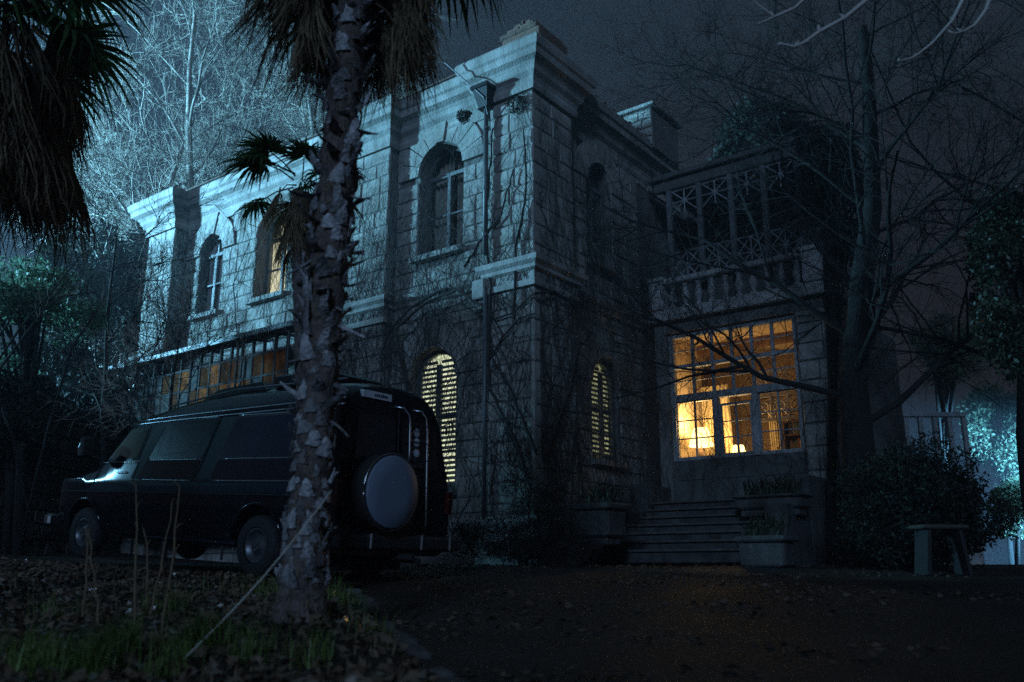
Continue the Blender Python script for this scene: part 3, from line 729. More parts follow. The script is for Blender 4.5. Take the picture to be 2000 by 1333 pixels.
for i in range(3):
    x = .95 + i*.55
    O('picture', MB().box(x, x + .38, 8.44, 8.49, 3.6, 4.25 - .1*i), 'room_wood', room); O('picture', MB().box(x + .04, x + .34, 8.43, 8.439, 3.66, 4.19 - .1*i), 'curtain_dim', room)
O('ceiling_beam', MB().box(.02, 3.28, 6.2, 6.4, 5.38, 5.578), 'room_wood', room)
def room_thing(name, label, cat, loc): return T(name, label, cat, M=H @ Matrix.Translation(loc))
def table_lamp(px, py, y, label, s, power):
    p = on_plane_y(px, py, y); t = room_thing('table_lamp', label, 'lamp', (p.x, p.y, p.z - .14 * s)); t['group'] = 'lit table lamps in the room'
    O('lamp_base', MB().lathe([(.09*s, -.30*s), (.09*s, -.27*s), (.03*s, -.25*s), (.06*s, -.14*s), (.03*s, -.02*s), (.012*s, 0), (.012*s, .06*s)], 14), 'room_wood', t, smooth=True)
    n = 18; pr = [(.15*s, .04*s), (.085*s, .26*s)]; mb = MB()
    for (r, z) in pr:
        for k in range(n): mb.v.append((r*math.cos(2*math.pi*k/n), r*math.sin(2*math.pi*k/n), z))
    for k in range(n): mb.f.append((k, (k+1) % n, n + (k+1) % n, n + k))
    O('lamp_shade', mb, 'lamp_shade', t, smooth=True, fix=False)
    ld = bpy.data.lights.new('lamp_bulb', 'POINT'); ld.energy = power; ld.color = (1.0, 0.64, 0.27); ld.shadow_soft_size = .05
    lo = bpy.data.objects.new('lamp_bulb', ld); COL.objects.link(lo); lo.parent = t; lo.location = (0, 0, .30 * s)
    return p
p1 = table_lamp(1369, 856, 5.35, 'larger lit table lamp behind the left pane of the wide window', 1.7, 76)
p2 = table_lamp(1443, 884, 5.75, 'smaller lit table lamp behind the glazed door', 1.2, 34)
tb = room_thing('side_table', 'low wooden table under the two lit lamps in the room', 'table', (0, 0, 0))
zt_ = min(p1.z - .44*1.7, p2.z - .44*1.2)
for (p, s) in ((p1, 1.7), (p2, 1.2)):
    zz = p.z - .44*s
    mb = MB(); mb.bbox(p.x - .28, p.x + .28, p.y - .2, p.y + .2, zz - .04, zz, .006); O('table_top', mb, 'room_wood', tb)
    for (dx, dy) in ((-.24, -.16), (.24, -.16), (.24, .16), (-.24, .16)):
        mb = MB(); mb.tube([(p.x + dx, p.y + dy, 1.95), (p.x + dx, p.y + dy, zz - .041)], .025, 6); O('leg', mb, 'room_wood', tb)
def drape(x0, x1, y, z0, z1, label):
    mb = MB(); K = 30; vs = []; fs = []
    for i in range(K + 1):
        x = x0 + (x1 - x0) * i / K; dd = .04 * math.sin(i * 1.5)
        for (z, k) in ((z0, 0), ((z0 + z1)/2, .02), (z1, .0)): vs.append((x + k, y + dd, z))
    for i in range(K):
        for j in range(2): fs.append((3*i + j, 3*i + 3 + j, 3*i + 4 + j, 3*i + 1 + j))
    mb.add(vs, fs); t = O('drape', mb, 'drape', None, smooth=True, fix=False, label=label, category='curtain'); t.matrix_world = H
drape(.12, .75, 6.1, 2.2, 4.6, 'yellow drape hanging beside the larger lit table lamp')
drape(1.28, 1.62, 6.9, 2.1, 4.2, 'yellow drape glowing behind the smaller lit table lamp')
bk = room_thing('bookcase', 'dark wooden bookcase behind the right panes of the wide window', 'bookcase', (2.62, 5.85, 1.95))
O('carcass', MB().box(-.6, -.56, -.15, .15, 0, 1.62).box(.56, .6, -.15, .15, 0, 1.62).box(-.56, .56, .12, .15, 0, 1.62).box(-.6, .6, -.16, .16, 1.622, 1.66), 'room_wood', bk)
for j in range(4): O('shelf', MB().box(-.558, .558, -.14, .118, .1 + j*.42, .13 + j*.42), 'room_wood', bk)
g = random.Random(4)
BC = [mat('book_%d' % i, c, .7) for i, c in enumerate(((.25,.05,.04), (.05,.08,.15), (.3,.22,.12), (.5,.45,.36), (.06,.1,.06)))]
for j in range(4):
    x = -.54
    while x < .48:
        w = g.uniform(.03, .07); h = g.uniform(.2, .34)
        if g.random() < .8: O('book', MB().box(x, x + w - .004, -.11, .08, .131 + j*.42, .131 + j*.42 + h), 'book_%d' % g.randrange(5), bk, fix=False)
        x += w

# steps to the door, with low side walls
steps = T('stone_steps', 'worn stone steps rising to the glazed door of the wing', 'steps', M=H)
for i in range(7):
    z1 = 1.90 - i * .15
    mb = MB(); mb.bbox(.35, 2.9, 4.2 - .9 - i * .34, 4.2 - .55 - (i - 1) * .34 if i else 4.22, max(.5, z1 - .17), z1, .012); O('step', mb, 'planter', steps)
    O('tread', MB().bbox(.31, 2.925, 4.2 - .95 - i * .34, 4.2 - .60 - (i - 1) * .34 if i else 4.21, z1 + .002, z1 + .04, .008), 'kerb', steps)
for x0 in (-.12, 2.93):
    for k, (y0, y1, zt2) in enumerate(((3.2, 4.2, 2.28), (2.1, 3.19, 1.75), (1.1, 2.09, 1.28))):
        mb = MB(); mb.bbox(x0, x0 + .38, y0, y1, .4, zt2, .025); O('side_wall', mb, 'planter', steps)

# ================================================================== VAN
TILT = R(3.5)
VF = Vector((UD.x * math.cos(TILT), UD.y * math.cos(TILT), math.sin(TILT))); VU = WD.cross(VF)
V0 = Vector((-1.86, 9.2, 0.58)) + WD * .93
VM = Matrix.Translation(V0) @ Matrix(((VF.x, -WD.x, VU.x, 0), (VF.y, -WD.y, VU.y, 0), (VF.z, -WD.z, VU.z, 0), (0, 0, 0, 1)))
van = T('parked_van', 'black high roofed camper van with grey spare wheel cover, parked before the villa', 'van', M=VM)
PROF = [(0, .30), (.70, .30), (.84, .36), (.90, .50), (.925, .75), (.93, .98), (.915, 1.06), (.825, 1.44), (.745, 1.78), (.71, 1.88), (.64, 1.97), (.48, 2.06), (.22, 2.10), (0, 2.11)]
STN = [(0.0, 2.08, .955), (.05, 2.16, .985), (.16, 2.20, 1), (.6, 2.23, 1), (1.5, 2.24, 1), (2.3, 2.23, 1), (3.1, 2.18, 1), (3.8, 2.10, 1), (4.2, 2.03, 1), (4.45, 1.94, .995), (4.62, 1.84, .99),
       (4.80, 1.64, .99), (5.0, 1.44, .985), (5.12, 1.33, .985), (5.30, 1.27, .98), (5.6, 1.19, .965), (5.82, 1.12, .94), (5.95, 1.06, .90), (6.0, .98, .87)]
def lerp_st(x):
    for a, b in zip(STN, STN[1:]):
        if a[0] <= x <= b[0]:
            t = (x - a[0]) / (b[0] - a[0]); return a[1] + (b[1]-a[1])*t, a[2] + (b[2]-a[2])*t
    return STN[0][1:] if x < 0 else STN[-1][1:]
def remap(z, zt):
    if zt >= 1.10: return z if z <= 1.06 else 1.06 + (z - 1.06) * (zt - 1.06) / 1.05
    return z if z <= .5 else .5 + (z - .5) * ((zt - .5) / 1.61 if z > 1.06 else ((zt - .5) / .62))
def ysurf(x, z):
    zt, w = lerp_st(x); zb = z if z <= 1.06 else 1.06 + (z - 1.06) * 1.05 / max(.02, zt - 1.06)
    for (ya, za), (yb, zc) in zip(PROF[1:], PROF[2:]):
        if za <= zb <= zc: return (ya + (yb - ya) * (zb - za) / max(1e-6, zc - za)) * w
    return PROF[1][0]
def van_body():
    mb = MB(); n = len(PROF); ring = []
    full = PROF + [(-y, z) for y, z in reversed(PROF[1:-1])]
    m = len(full)
    for (x, zt, w) in STN:
        for (y, z) in full:
            zz = remap(z, zt) if zt >= 1.1 else (z if z <= .5 else .5 + (z - .5) * (zt - .5) / (1.61) * (1.0 if z > 1.06 else 1.0) if z > 1.06 else (.5 + (z - .5) * .75 if z > .5 else z))
            if zt < 1.1: zz = z if z <= .5 else min(zt, .5 + (z - .5) * (zt - .5) / .62)
            sx = (.07 * (zz - .3) if x < .2 else 0)
            mb.v.append((x + sx, y * w, zz))
    for i in range(len(STN) - 1):
        for k in range(m): mb.f.append((i*m+k, i*m+(k+1)%m, (i+1)*m+(k+1)%m, (i+1)*m+k))
    mb.f.append(tuple(reversed(range(m)))); mb.f.append(tuple(range((len(STN)-1)*m, len(STN)*m)))
    me = fixn(mb.mesh('body'))
    body = bpy.data.objects.new('body', me); COL.objects.link(body)
    for x in (1.27, 5.06):
        c = MB().lathe([(.43, -1.2), (.43, 1.2)], 28, (x, 0, .34), 'y'); co = bpy.data.objects.new('cutter', fixn(c.mesh('cutter'))); COL.objects.link(co)
        md = body.modifiers.new('b', 'BOOLEAN'); md.operation = 'DIFFERENCE'; md.object = co; md.solver = 'EXACT'
    bpy.context.view_layer.update()
    dg = bpy.context.evaluated_depsgraph_get(); nm = bpy.data.meshes.new_from_object(body.evaluated_get(dg))
    body.modifiers.clear()
    for o in [o for o in COL.objects if o.name.startswith('cutter')]: bpy.data.objects.remove(o)
    body.data = nm; nm.materials.clear(); nm.materials.append(MATS['paint_black']); body.parent = van
    for p in nm.polygons: p.use_smooth = True
    try: nm.set_sharp_from_angle(angle=R(32))
    except Exception: pass
    return body
body = van_body()
FS = lambda x, z, d: (x, ysurf(x, z) - d, z)             # left side skin
FSR = lambda x, z, d: (x, -ysurf(x, z) + d, z)
def rquad(pts, r=.06, n=4):      # rounded polygon
    out = []; N = len(pts)
    for i in range(N):
        p = Vector(pts[i]); a = (Vector(pts[i-1]) - p).normalized(); b = (Vector(pts[(i+1) % N]) - p).normalized()
        A, B = p + a*r, p + b*r
        for k in range(n + 1):
            t = k / n; q = A*(1-t)**2 + p*2*t*(1-t) + B*t*t; out.append((q.x, q.y))
    return out
def skin_patch(poly, fn, off, thick=.008, rows=5):   # curved patch: fan of quads between left and right chains is not needed; clip by z rows
    # dense prism following the skin
    mb = MB(); N = len(poly); c = (sum(p[0] for p in poly)/N, sum(p[1] for p in poly)/N)
    rings = [1.0, .66, .33]
    vs = []; fs = []
    for s in rings:
        for (x, z) in poly: vs.append(fn(c[0] + (x-c[0])*s, c[1] + (z-c[1])*s, -off))
    vs.append(fn(c[0], c[1], -off))
    for q in range(2):
        for i in range(N): fs.append((q*N+i, q*N+(i+1)%N, (q+1)*N+(i+1)%N, (q+1)*N+i))
    for i in range(N): fs.append((2*N+i, 2*N+(i+1)%N, 3*N))
    o = len(vs)
    for (x, z) in poly: vs.append(fn(x, z, .004))
    for i in range(N): fs.append((i, o+i, o+(i+1)%N, (i+1)%N))
    mb.add(vs, fs); return mb
def strip(path, fn, r, m, name, parent=None, n=5):
    mb = MB(); mb.tube([fn(x, z, -r*.4) for x, z in path], r, n); return O(name, mb, m, parent or van, smooth=True)
def dens(x0, z0, x1, z1, k=14): return [(x0 + (x1-x0)*i/k, z0 + (z1-z0)*i/k) for i in range(k+1)]
SIDEW = [((3.80, 1.07), (2.58, 1.06), (2.38, 1.80), (3.52, 1.80)), ((2.22, 1.06), (.42, 1.06), (.30, 1.80), (2.03, 1.80))]
for fn, sd_ in ((FS, 1), (FSR, -1)):
    for q in SIDEW:
        fr_ = skin_patch(rquad([(x + (.035 if x > (q[0][0]+q[1][0])/2 else -.035), z + (.03 if z > 1.4 else -.03)) for x, z in q], .11), fn, .006)
        wn_ = O('side_window', fr_, 'rubber', van)
        sp = 1.30
        O('upper_pane', skin_patch(rquad([(q[0][0] - (q[0][0]-q[3][0])*.36, sp+.012), (q[1][0] - (q[1][0]-q[2][0])*.36, sp+.012), q[2], q[3]], .05), fn, .012), 'van_glass_frost', wn_)
        O('lower_pane', skin_patch(rquad([q[0], q[1], (q[1][0] - (q[1][0]-q[2][0])*.32, sp-.012), (q[0][0] - (q[0][0]-q[3][0])*.32, sp-.012)], .05), fn, .012), 'van_glass', wn_)
        strip(dens(q[0][0] - .12, sp, q[1][0] - .04, sp), fn, .009, 'trim_grey', 'divider', wn_)
        strip(dens(q[0][0] - .08, q[0][1] - .022, q[1][0] + .05, q[1][1] - .022), fn, .008, 'trim_grey', 'trim', wn_)
        strip(dens(q[3][0], q[3][1] + .028, q[2][0], q[2][1] + .028), fn, .008, 'trim_grey', 'trim', wn_)
    fd = ((4.80, 1.33), (3.98, 1.33), (3.97, 1.74), (4.46, 1.74))
    w_ = O('front_door_window', skin_patch(rquad([(4.86, 1.30), (3.94, 1.30), (3.93, 1.78), (4.48, 1.78)], .05), fn, .005), 'rubber', van)
    O('pane', skin_patch(rquad(fd, .04), fn, .010), 'pane_sheen', w_)
    strip(dens(4.50, 1.335, 4.42, 1.74), fn, .008, 'rubber', 'quarter_bar', w_)
    strip(dens(5.12, 1.285, 3.90, 1.275), fn, .010, 'chrome', 'belt_trim')
    strip(dens(4.44, 1.80, .18, 1.885, 24), fn, .011, 'trim_grey', 'gutter')
    strip(dens(4.30, 1.855, .2, 1.955, 24), fn, .010, 'trim_grey', 'roof_trim')
    O('side_band', skin_patch([(5.86, .90)] + [(5.86 - 5.7*i/20, .90) for i in range(1, 21)] + [(.16 + 5.7*i/20, 1.015) for i in range(21)], fn, .004), 'paint_grey', van)
    strip(dens(5.9, .885, .1, .885, 24), fn, .010, 'rubber', 'rub_strip')
    for (x0, x1) in ((3.98, 3.62), (2.50, 2.14)):
        O('window_post', skin_patch([(x0, 1.06), (x1 + .04, 1.06), (x1 - .15, 1.82), (x0 - .15, 1.82)], fn, .003), 'paint_grey', van)  # grey stands in for the reflection on the black body between the windows
    # door shut lines and handle
    strip(dens(3.90, .45, 3.92, 1.27), fn, .006, 'rubber', 'door_gap'); strip(dens(4.88, .70, 4.92, 1.27), fn, .006, 'rubber', 'door_gap')
    strip(dens(4.34, 1.14, 4.12, 1.14), fn, .014, 'chrome', 'door_handle')
    strip(dens(5.44, 1.05, 5.22, 1.07, 4), fn, .012, 'chrome', 'badge')
    strip(dens(3.7, .34, 1.75, .34), fn, .03, 'paint_grey', 'running_board')
    for xc in (1.27, 5.06):
        strip([(xc + .45*math.cos(t), .34 + .45*math.sin(t)) for t in [R(8 + 164*i/18) for i in range(19)]], fn, .022, 'paint_black', 'wheel_arch')
# wheels
tyre = fixn(MB().lathe([(.20, -.10), (.31, -.105), (.335, -.07), (.34, 0), (.335, .07), (.31, .105), (.20, .10)], 32, axis='y', cap=False).mesh('tyre', True)); tyre.materials.append(MATS['rubber'])
rimm = MB().lathe([(.205, -.09), (.20, .07), (.19, .095), (.165, .085), (.15, .03), (.10, .045), (.06, .075), (.02, .08)], 24, axis='y')
rim_me = fixn(rimm.mesh('rim', True)); rim_me.materials.append(MATS['rim'])
for x in (1.27, 5.06):
    for s in (1, -1):
        w = bpy.data.objects.new('wheel', tyre); COL.objects.link(w); w.parent = van; w.location = (x, s*.80, .335); w.rotation_euler = (0, 0, 0 if s > 0 else R(180))
        r = bpy.data.objects.new('rim', rim_me); COL.objects.link(r); r.parent = w
        for k in range(5):
            t = 2*math.pi*k/5; mb = MB(); mb.lathe([(.016, .075), (.016, .10)], 6, (.05*math.cos(t), 0, .05*math.sin(t)), 'y'); O('wheel_nut', mb, 'chrome', w)
        mb = MB(); mb.box(x - .36, x + .36, s*.50 - .02, s*.50 + .02, .33, .75); O('wheel_well', mb, 'rubber', van)
# windscreen, visor, bonnet, nose
def FT(x, y): return lerp_st(x)[0]
def topskin(x, y):
    zt, w = lerp_st(x); ya = abs(y) / w
    for (y1, z1), (y0, z0) in zip(PROF[7:], PROF[8:]):
        if y0 <= ya <= y1: zz = z1 + (z0 - z1) * (y1 - ya) / max(1e-6, y1 - y0); return remap(zz, zt)
    return remap(PROF[7][1], zt)
mb = MB(); vs = []; fs = []; K, J = 12, 6
for j in range(J + 1):
    x = 4.66 + (5.10 - 4.66) * j / J
    for k in range(K + 1):
        y = (-.66 - .06*j/J) + (1.32 + .12*j/J) * k / K; vs.append((x + .012, y, topskin(x, y) + .012))
for j in range(J):
    for k in range(K): fs.append((j*(K+1)+k, j*(K+1)+k+1, (j+1)*(K+1)+k+1, (j+1)*(K+1)+k))
O('windscreen', mb.add(vs, fs), 'van_glass', van, smooth=True, fix=False)
mb = MB(); vs = []; fs = []
for k in range(K + 1):
    y = -.74 + 1.48*k/K; zz = topskin(4.60, min(.70, abs(y)))
    vs += [(4.52, y, zz + .03), (4.80, y, zz - .05), (4.80, y, zz - .075), (4.52, y, zz + .012)]
for k in range(K):
    for q in range(4): fs.append((4*k+q, 4*k+(q+1)%4, 4*k+4+(q+1)%4, 4*k+4+q))
O('sun_visor', mb.add(vs, fs), 'trim_grey', van, smooth=False)
mb = MB(); mb.bbox(5.97, 6.03, -.62, .62, .62, .92, .015); gr = O('grille', mb, 'rubber', van)
for j in range(4): O('grille_bar', MB().box(6.031, 6.045, -.60, .60, .66 + j*.065, .685 + j*.065), 'chrome', gr)
for s in (1, -1):
    mb = MB(); mb.lathe([(.09, -.02), (.095, .02), (.07, .05), (.02, .06)], 16, (5.99, s*.70, .77), 'x'); O('headlight', mb, 'lens_white', van, smooth=True)
    mb = MB(); mb.tube([(4.92, s*.86, 1.34), (5.0, s*1.02, 1.37)], .014, 5); mr_ = O('mirror', mb, 'rubber', van)
    mb = MB(); mb.bbox(4.97, 5.07, s*1.02 - .09, s*1.02 + .09, 1.33, 1.62, .025); O('mirror_housing', mb, 'rubber', mr_)
    mb = MB(); mb.bbox(4.955, 4.968, s*1.02 - .07, s*1.02 + .07, 1.36, 1.59, .004); O('mirror_glass', mb, 'van_glass', mr_)
    mb = MB(); mb.tube([(5.06, s*1.02 + .05, 1.60), (5.06, s*1.02 + .09, 1.46), (5.05, s*1.02 + .08, 1.36)], .012, 5); O('mirror_trim', mb, 'chrome', mr_)
mb = MB(); mb.bbox(5.98, 6.14, -.93, .93, .40, .56, .03); O('front_bumper', mb, 'chrome', van)
# roof box and rack
mb = MB(); vs = []
vs = [(3.35,-.42,2.12),(3.35,.42,2.12),(3.0,.42,2.25),(3.0,-.42,2.25),(2.1,.42,2.30),(2.1,-.42,2.30),(2.0,.42,2.18),(2.0,-.42,2.18)]
O('roof_fairing', MB().add(vs, [(0,1,2,3),(3,2,4,5),(5,4,6,7),(0,7,6,1),(1,6,4,2),(0,3,5,7)]), 'paint_black', van)
mb = MB(); mb.bbox(.85, 1.85, -.45, .45, 2.2, 2.36, .03); O('roof_vent', mb, 'paint_black', van)
for s in (1, -1):
    mb = MB(); mb.tube([(3.9, s*.52, 2.06), (2.4, s*.54, 2.20), (.4, s*.54, 2.21)], .014, 5); O('roof_rail', mb, 'trim_grey', van)
# rear face : x at the rear skin
rx = lambda z: .07 * (z - .3) - .012
def RB_(y, z, d): return (rx(z) - d, y, z)
for (y0, y1) in ((.06, .66), (-.66, -.06)):
    p = rquad([(y0, 1.28), (y1, 1.28), (y1 - .05 if y1 > 0 else y1, 1.80), (y0 if y0 > 0 else y0 + .05, 1.80)], .05)
    mb = MB(); mb.prism([(a, z) for a, z in p], lambda a, z, d: RB_(a, z, d), -.01, .012); O('rear_window', mb, 'van_glass', van)
mb = MB(); mb.tube([RB_(0, .5, .0), RB_(0, 1.9, .0)], .007, 4); O('door_gap', mb, 'rubber', van)
for s in (1, -1):
    for z in (.62, 1.2, 1.72):
        mb = MB(); mb.tube([RB_(s*.80, z, .012), RB_(s*.80, z + .08, .012)], .014, 6); O('hinge', mb, 'paint_black', van)
    mb = MB(); mb.bbox(rx(.9) - .03, rx(.9) + .02, s*.86 - .05, s*.86 + .05, .78, 1.05, .012); O('tail_light', mb, 'tail_red', van)
# spare wheel in its cover
sp = O('spare_wheel', MB().lathe([(.36, .02), (.395, -.02), (.40, -.10), (.40, -.20), (.385, -.235)], 40, (-.02, .36, .97), 'x'), 'rubber', van, smooth=True)
mb = MB(); mb.lathe([(.386, -.236), (.37, -.252), (.20, -.262), (.05, -.265)], 40, (-.02, .36, .97), 'x'); O('wheel_cover', mb, 'cover_vinyl', sp, smooth=True)
mb = MB(); mb.tube([(-.24, .36 + .405*math.cos(t), .97 + .405*math.sin(t)) for t in [2*math.pi*i/40 for i in range(41)]], .008, 4); O('cover_band', mb, 'chrome', sp, smooth=True)
# ladder
for (y, zb_) in ((-.08, 1.30), (-.37, .58)):
    pts = [RB_(y + .0, zb_, .02), RB_(y, zb_ + .06, .10)] + [RB_(y, zb_ + .06 + (1.84 - zb_) * i / 6, .10) for i in range(1, 6)] + [RB_(y + .02, 1.86, .10), RB_(y + .07, 1.93, .07), RB_(y + .16, 1.94, .0)]
    mb = MB(); mb.tube(pts, .013, 7); O('ladder_rail', mb, 'trim_grey', van, smooth=True)
for z in (1.36, 1.56, 1.76): mb = MB(); mb.tube([RB_(-.10, z, .10), RB_(-.39, z, .10)], .011, 6); O('ladder_rung', mb, 'rubber', van)
for z in (.80, 1.06):
    mb = MB(); mb.tube([RB_(-.22, z, .10), RB_(-.39, z, .10)], .011, 6); O('ladder_rung', mb, 'rubber', van)
for (z) in (1.68, 1.57, 1.45):
    mb = MB(); mb.lathe([(.050, 0), (.05, -.012), (.02, -.018)], 16, (rx(z) - .018, -.27, z), 'x'); O('round_sticker', mb, 'lens_white', van)
# name plate near the roof
pl = MB(); pl.prism(rect(.13, .56, 1.985, 2.065), lambda a, z, d: (rx(z) + .0 - d + .02, a, z), -.03, .03); pl = O('roof_plate', pl, 'plate', van)
g = random.Random(11)
for k in range(7):
    a = .20 + .030 * k; h = g.uniform(.022, .036)
    mb = MB(); mb.prism(rect(a, a + .018, 2.01, 2.01 + h), lambda a, z, d: (rx(z) + .02 - d, a, z), .030, .034); O('plate_mark', mb, 'plate_ink', pl)
# rear bumper, hitch, mud flaps
mb = MB(); mb.bbox(-.16, .04, -.90, .90, .36, .52, .03); rb_ = O('rear_bumper', mb, 'rubber', van)
for y in (.52, -.25, -.72): mb = MB(); mb.bbox(-.175, -.08, y - .022, y + .022, .37, .54, .01); O('over_rider', mb, 'chrome', rb_)
mb = MB(); mb.box(-.02, .9, -.06, .06, .26, .34).bbox(-.28, -.02, -.035, .035, .27, .33, .008); O('tow_bar', mb, 'rubber', van)
for s in (1, -1):
    mb = MB(); mb.bbox(.82, .84, s*.80 - .14, s*.80 + .14, .10, .42, .004); O('mud_flap', mb, 'rubber', van)
mb = MB(); mb.tube([(3.0, -.2, .27), (.55, -.2, .27), (.2, -.3, .25), (-.06, -.34, .25)], [.045, .045, .035, .03], 8); O('exhaust', mb, 'rubber', van)
mb = MB(); mb.lathe([(.05, -.30), (.13, -.28), (.13, .28), (.05, .30)], 14, (.55, .10, .24), 'y'); O('fuel_tank', mb, 'rubber', van, smooth=True)

# ================================================================== PALMS
def strip_leaf(mb, pts, widths, side):
    vs = []; fs = []
    for p, w in zip(pts, widths):
        p = Vector(p); s = Vector(side) * w; vs += [p - s, p + s]
    for i in range(len(pts) - 1): fs.append((2*i, 2*i+1, 2*i+3, 2*i+2))
    mb.add(vs, fs)
def fan_mesh(seed, n=34, L=.55, pet=.5, spread=250, droop=.55, w=.020, matn='palm_green'):
    g = random.Random(seed); mb = MB()
    hub = Vector((pet, 0, -.10*pet)); mb.tube([(0, 0, 0), (pet*.5, 0, .01), hub], [.014, .011, .009], 5)
    for i in range(n):
        a = R(-spread/2 + spread*(i + .5)/n + g.uniform(-2, 2)); l = L*(1 - .25*abs(i/n*2 - 1)**2)*g.uniform(.88, 1.08)
        d = Vector((math.cos(a), math.sin(a), 0)); sd = Vector((-math.sin(a), math.cos(a), g.uniform(-.6, .6)))
        pts = []; ws = []
        kd = droop*g.uniform(.6, 1.5); brk = g.uniform(.55, .75)
        for t in (0.03, .3, .55, .78, 1.0):
            z = -kd*l*t*t*.5 - (max(0, t - brk)**1.2)*kd*l*1.3
            r = l*t*(1 - .28*max(0, t - .5)*kd)
            pts.append(hub + d*r + Vector((0, 0, z))); ws.append({.03: w*.35, .3: w, .55: w*.85, .78: w*.5, 1.0: w*.08}[t])
        strip_leaf(mb, pts, ws, sd)
    me = mb.mesh('frond'); me.materials.append(MATS[matn]); return me
def dead_mesh(seed, n=64, L=.9, matn='palm_dead'):
    g = random.Random(seed); mb = MB(); pet = g.uniform(.3, .5)
    tip = Vector((pet*.75, 0, -pet*.7)); mb.tube([(0, 0, 0), (pet*.45, 0, -.08), tip], [.018, .013, .009], 5)
    for i in range(n):
        a = R(-95 + 190*i/(n-1)); l = L*g.uniform(.55, 1.1)
        d = Vector((.22*math.cos(a) + .05, .30*math.sin(a), -1)).normalized(); sd = Vector((g.uniform(-1, 1), g.uniform(-1, 1), .1)).normalized()
        pts = []; ws = []
        o = Vector((.05*math.cos(a), .09*math.sin(a), 0))
        for t in (0.0, .2, .5, .75, 1.0):
            q = tip + o*min(1, t*4) + d*l*t + Vector((.06*math.sin(t*5 + i), .06*math.cos(t*4 + i*2), 0))*t
            pts.append(q); ws.append({0.0: .003, .2: .0075, .5: .007, .75: .005, 1.0: .001}[t])
        strip_leaf(mb, pts, ws, sd)
    me = mb.mesh('dead_frond'); me.materials.append(MATS[matn]); return me
FANS = [fan_mesh(100 + i) for i in range(3)]; DEADS = [dead_mesh(200 + i) for i in range(4)]
def put(me, name, parent, loc, rot, s):
    o = bpy.data.objects.new(name, me); COL.objects.link(o); o.parent = parent; o.location = loc; o.rotation_euler = rot; o.scale = (s, s, s) if not hasattr(s, '__len__') else s; return o
def boot_mesh(seed, L, curl):       # persistent leaf base: flat split stub with a torn end
    g = random.Random(seed); mb = MB()
    for part in range(g.choice((1, 2, 2, 3))):
        N = 6; vs = []; fs = []; oy = g.uniform(-.022, .022)*(part > 0); tw = g.uniform(-.5, .5); Lp = L*g.uniform(.65, 1.1) if part else L; cu = curl + g.uniform(-.35, .35)*(part > 0)
        for i in range(N):
            t = i/(N-1); w = (.040*(1-t)**.75 + .011*g.uniform(.6, 1.3))*(1 if part == 0 else .45); h = .010*(1 - t*.5) + .0015
            c = Vector((Lp*t*(1 - .2*abs(cu)*t), oy*(.4 + t) + g.uniform(-.005, .005), cu*Lp*t*t*.8 - .02*(1-t) + part*.006)); a = tw*t
            sx = Vector((g.uniform(-.012, .012) if i == N-1 else 0, math.cos(a), math.sin(a)*.6)); nz_ = Vector((0, -math.sin(a)*.5, 1))
            vs += [c - sx*w, c - nz_*h + Vector((g.uniform(-.02, .02) if i == N-1 else 0, 0, 0)), c + sx*w*g.uniform(.8, 1.1), c + nz_*h]
        for i in range(N-1):
            for k in range(4): fs.append((4*i+k, 4*i+(k+1)%4, 4*i+4+(k+1)%4, 4*i+4+k))
        fs += [(3,2,1,0), (4*N-4, 4*N-3, 4*N-2, 4*N-1)]; mb.add(vs, fs)
    me = fixn(mb.mesh('leaf_base', False)); me.materials.append(MATS['palm_boot']); return me
BOOTS = [boot_mesh(300 + i, L, c) for i, (L, c) in enumerate(((.07, .3), (.09, .5), (.11, .3), (.15, .55), (.13, -.4), (.20, .2), (.06, .6), (.10, .1), (.12, .7), (.16, -.2), (.18, .5), (.09, -.1)))]
LOWB, MIDB, TOPB = (0, 1, 6, 7, 11), (2, 3, 4, 5, 8, 9, 10, 1), (1, 2, 4, 7, 8)
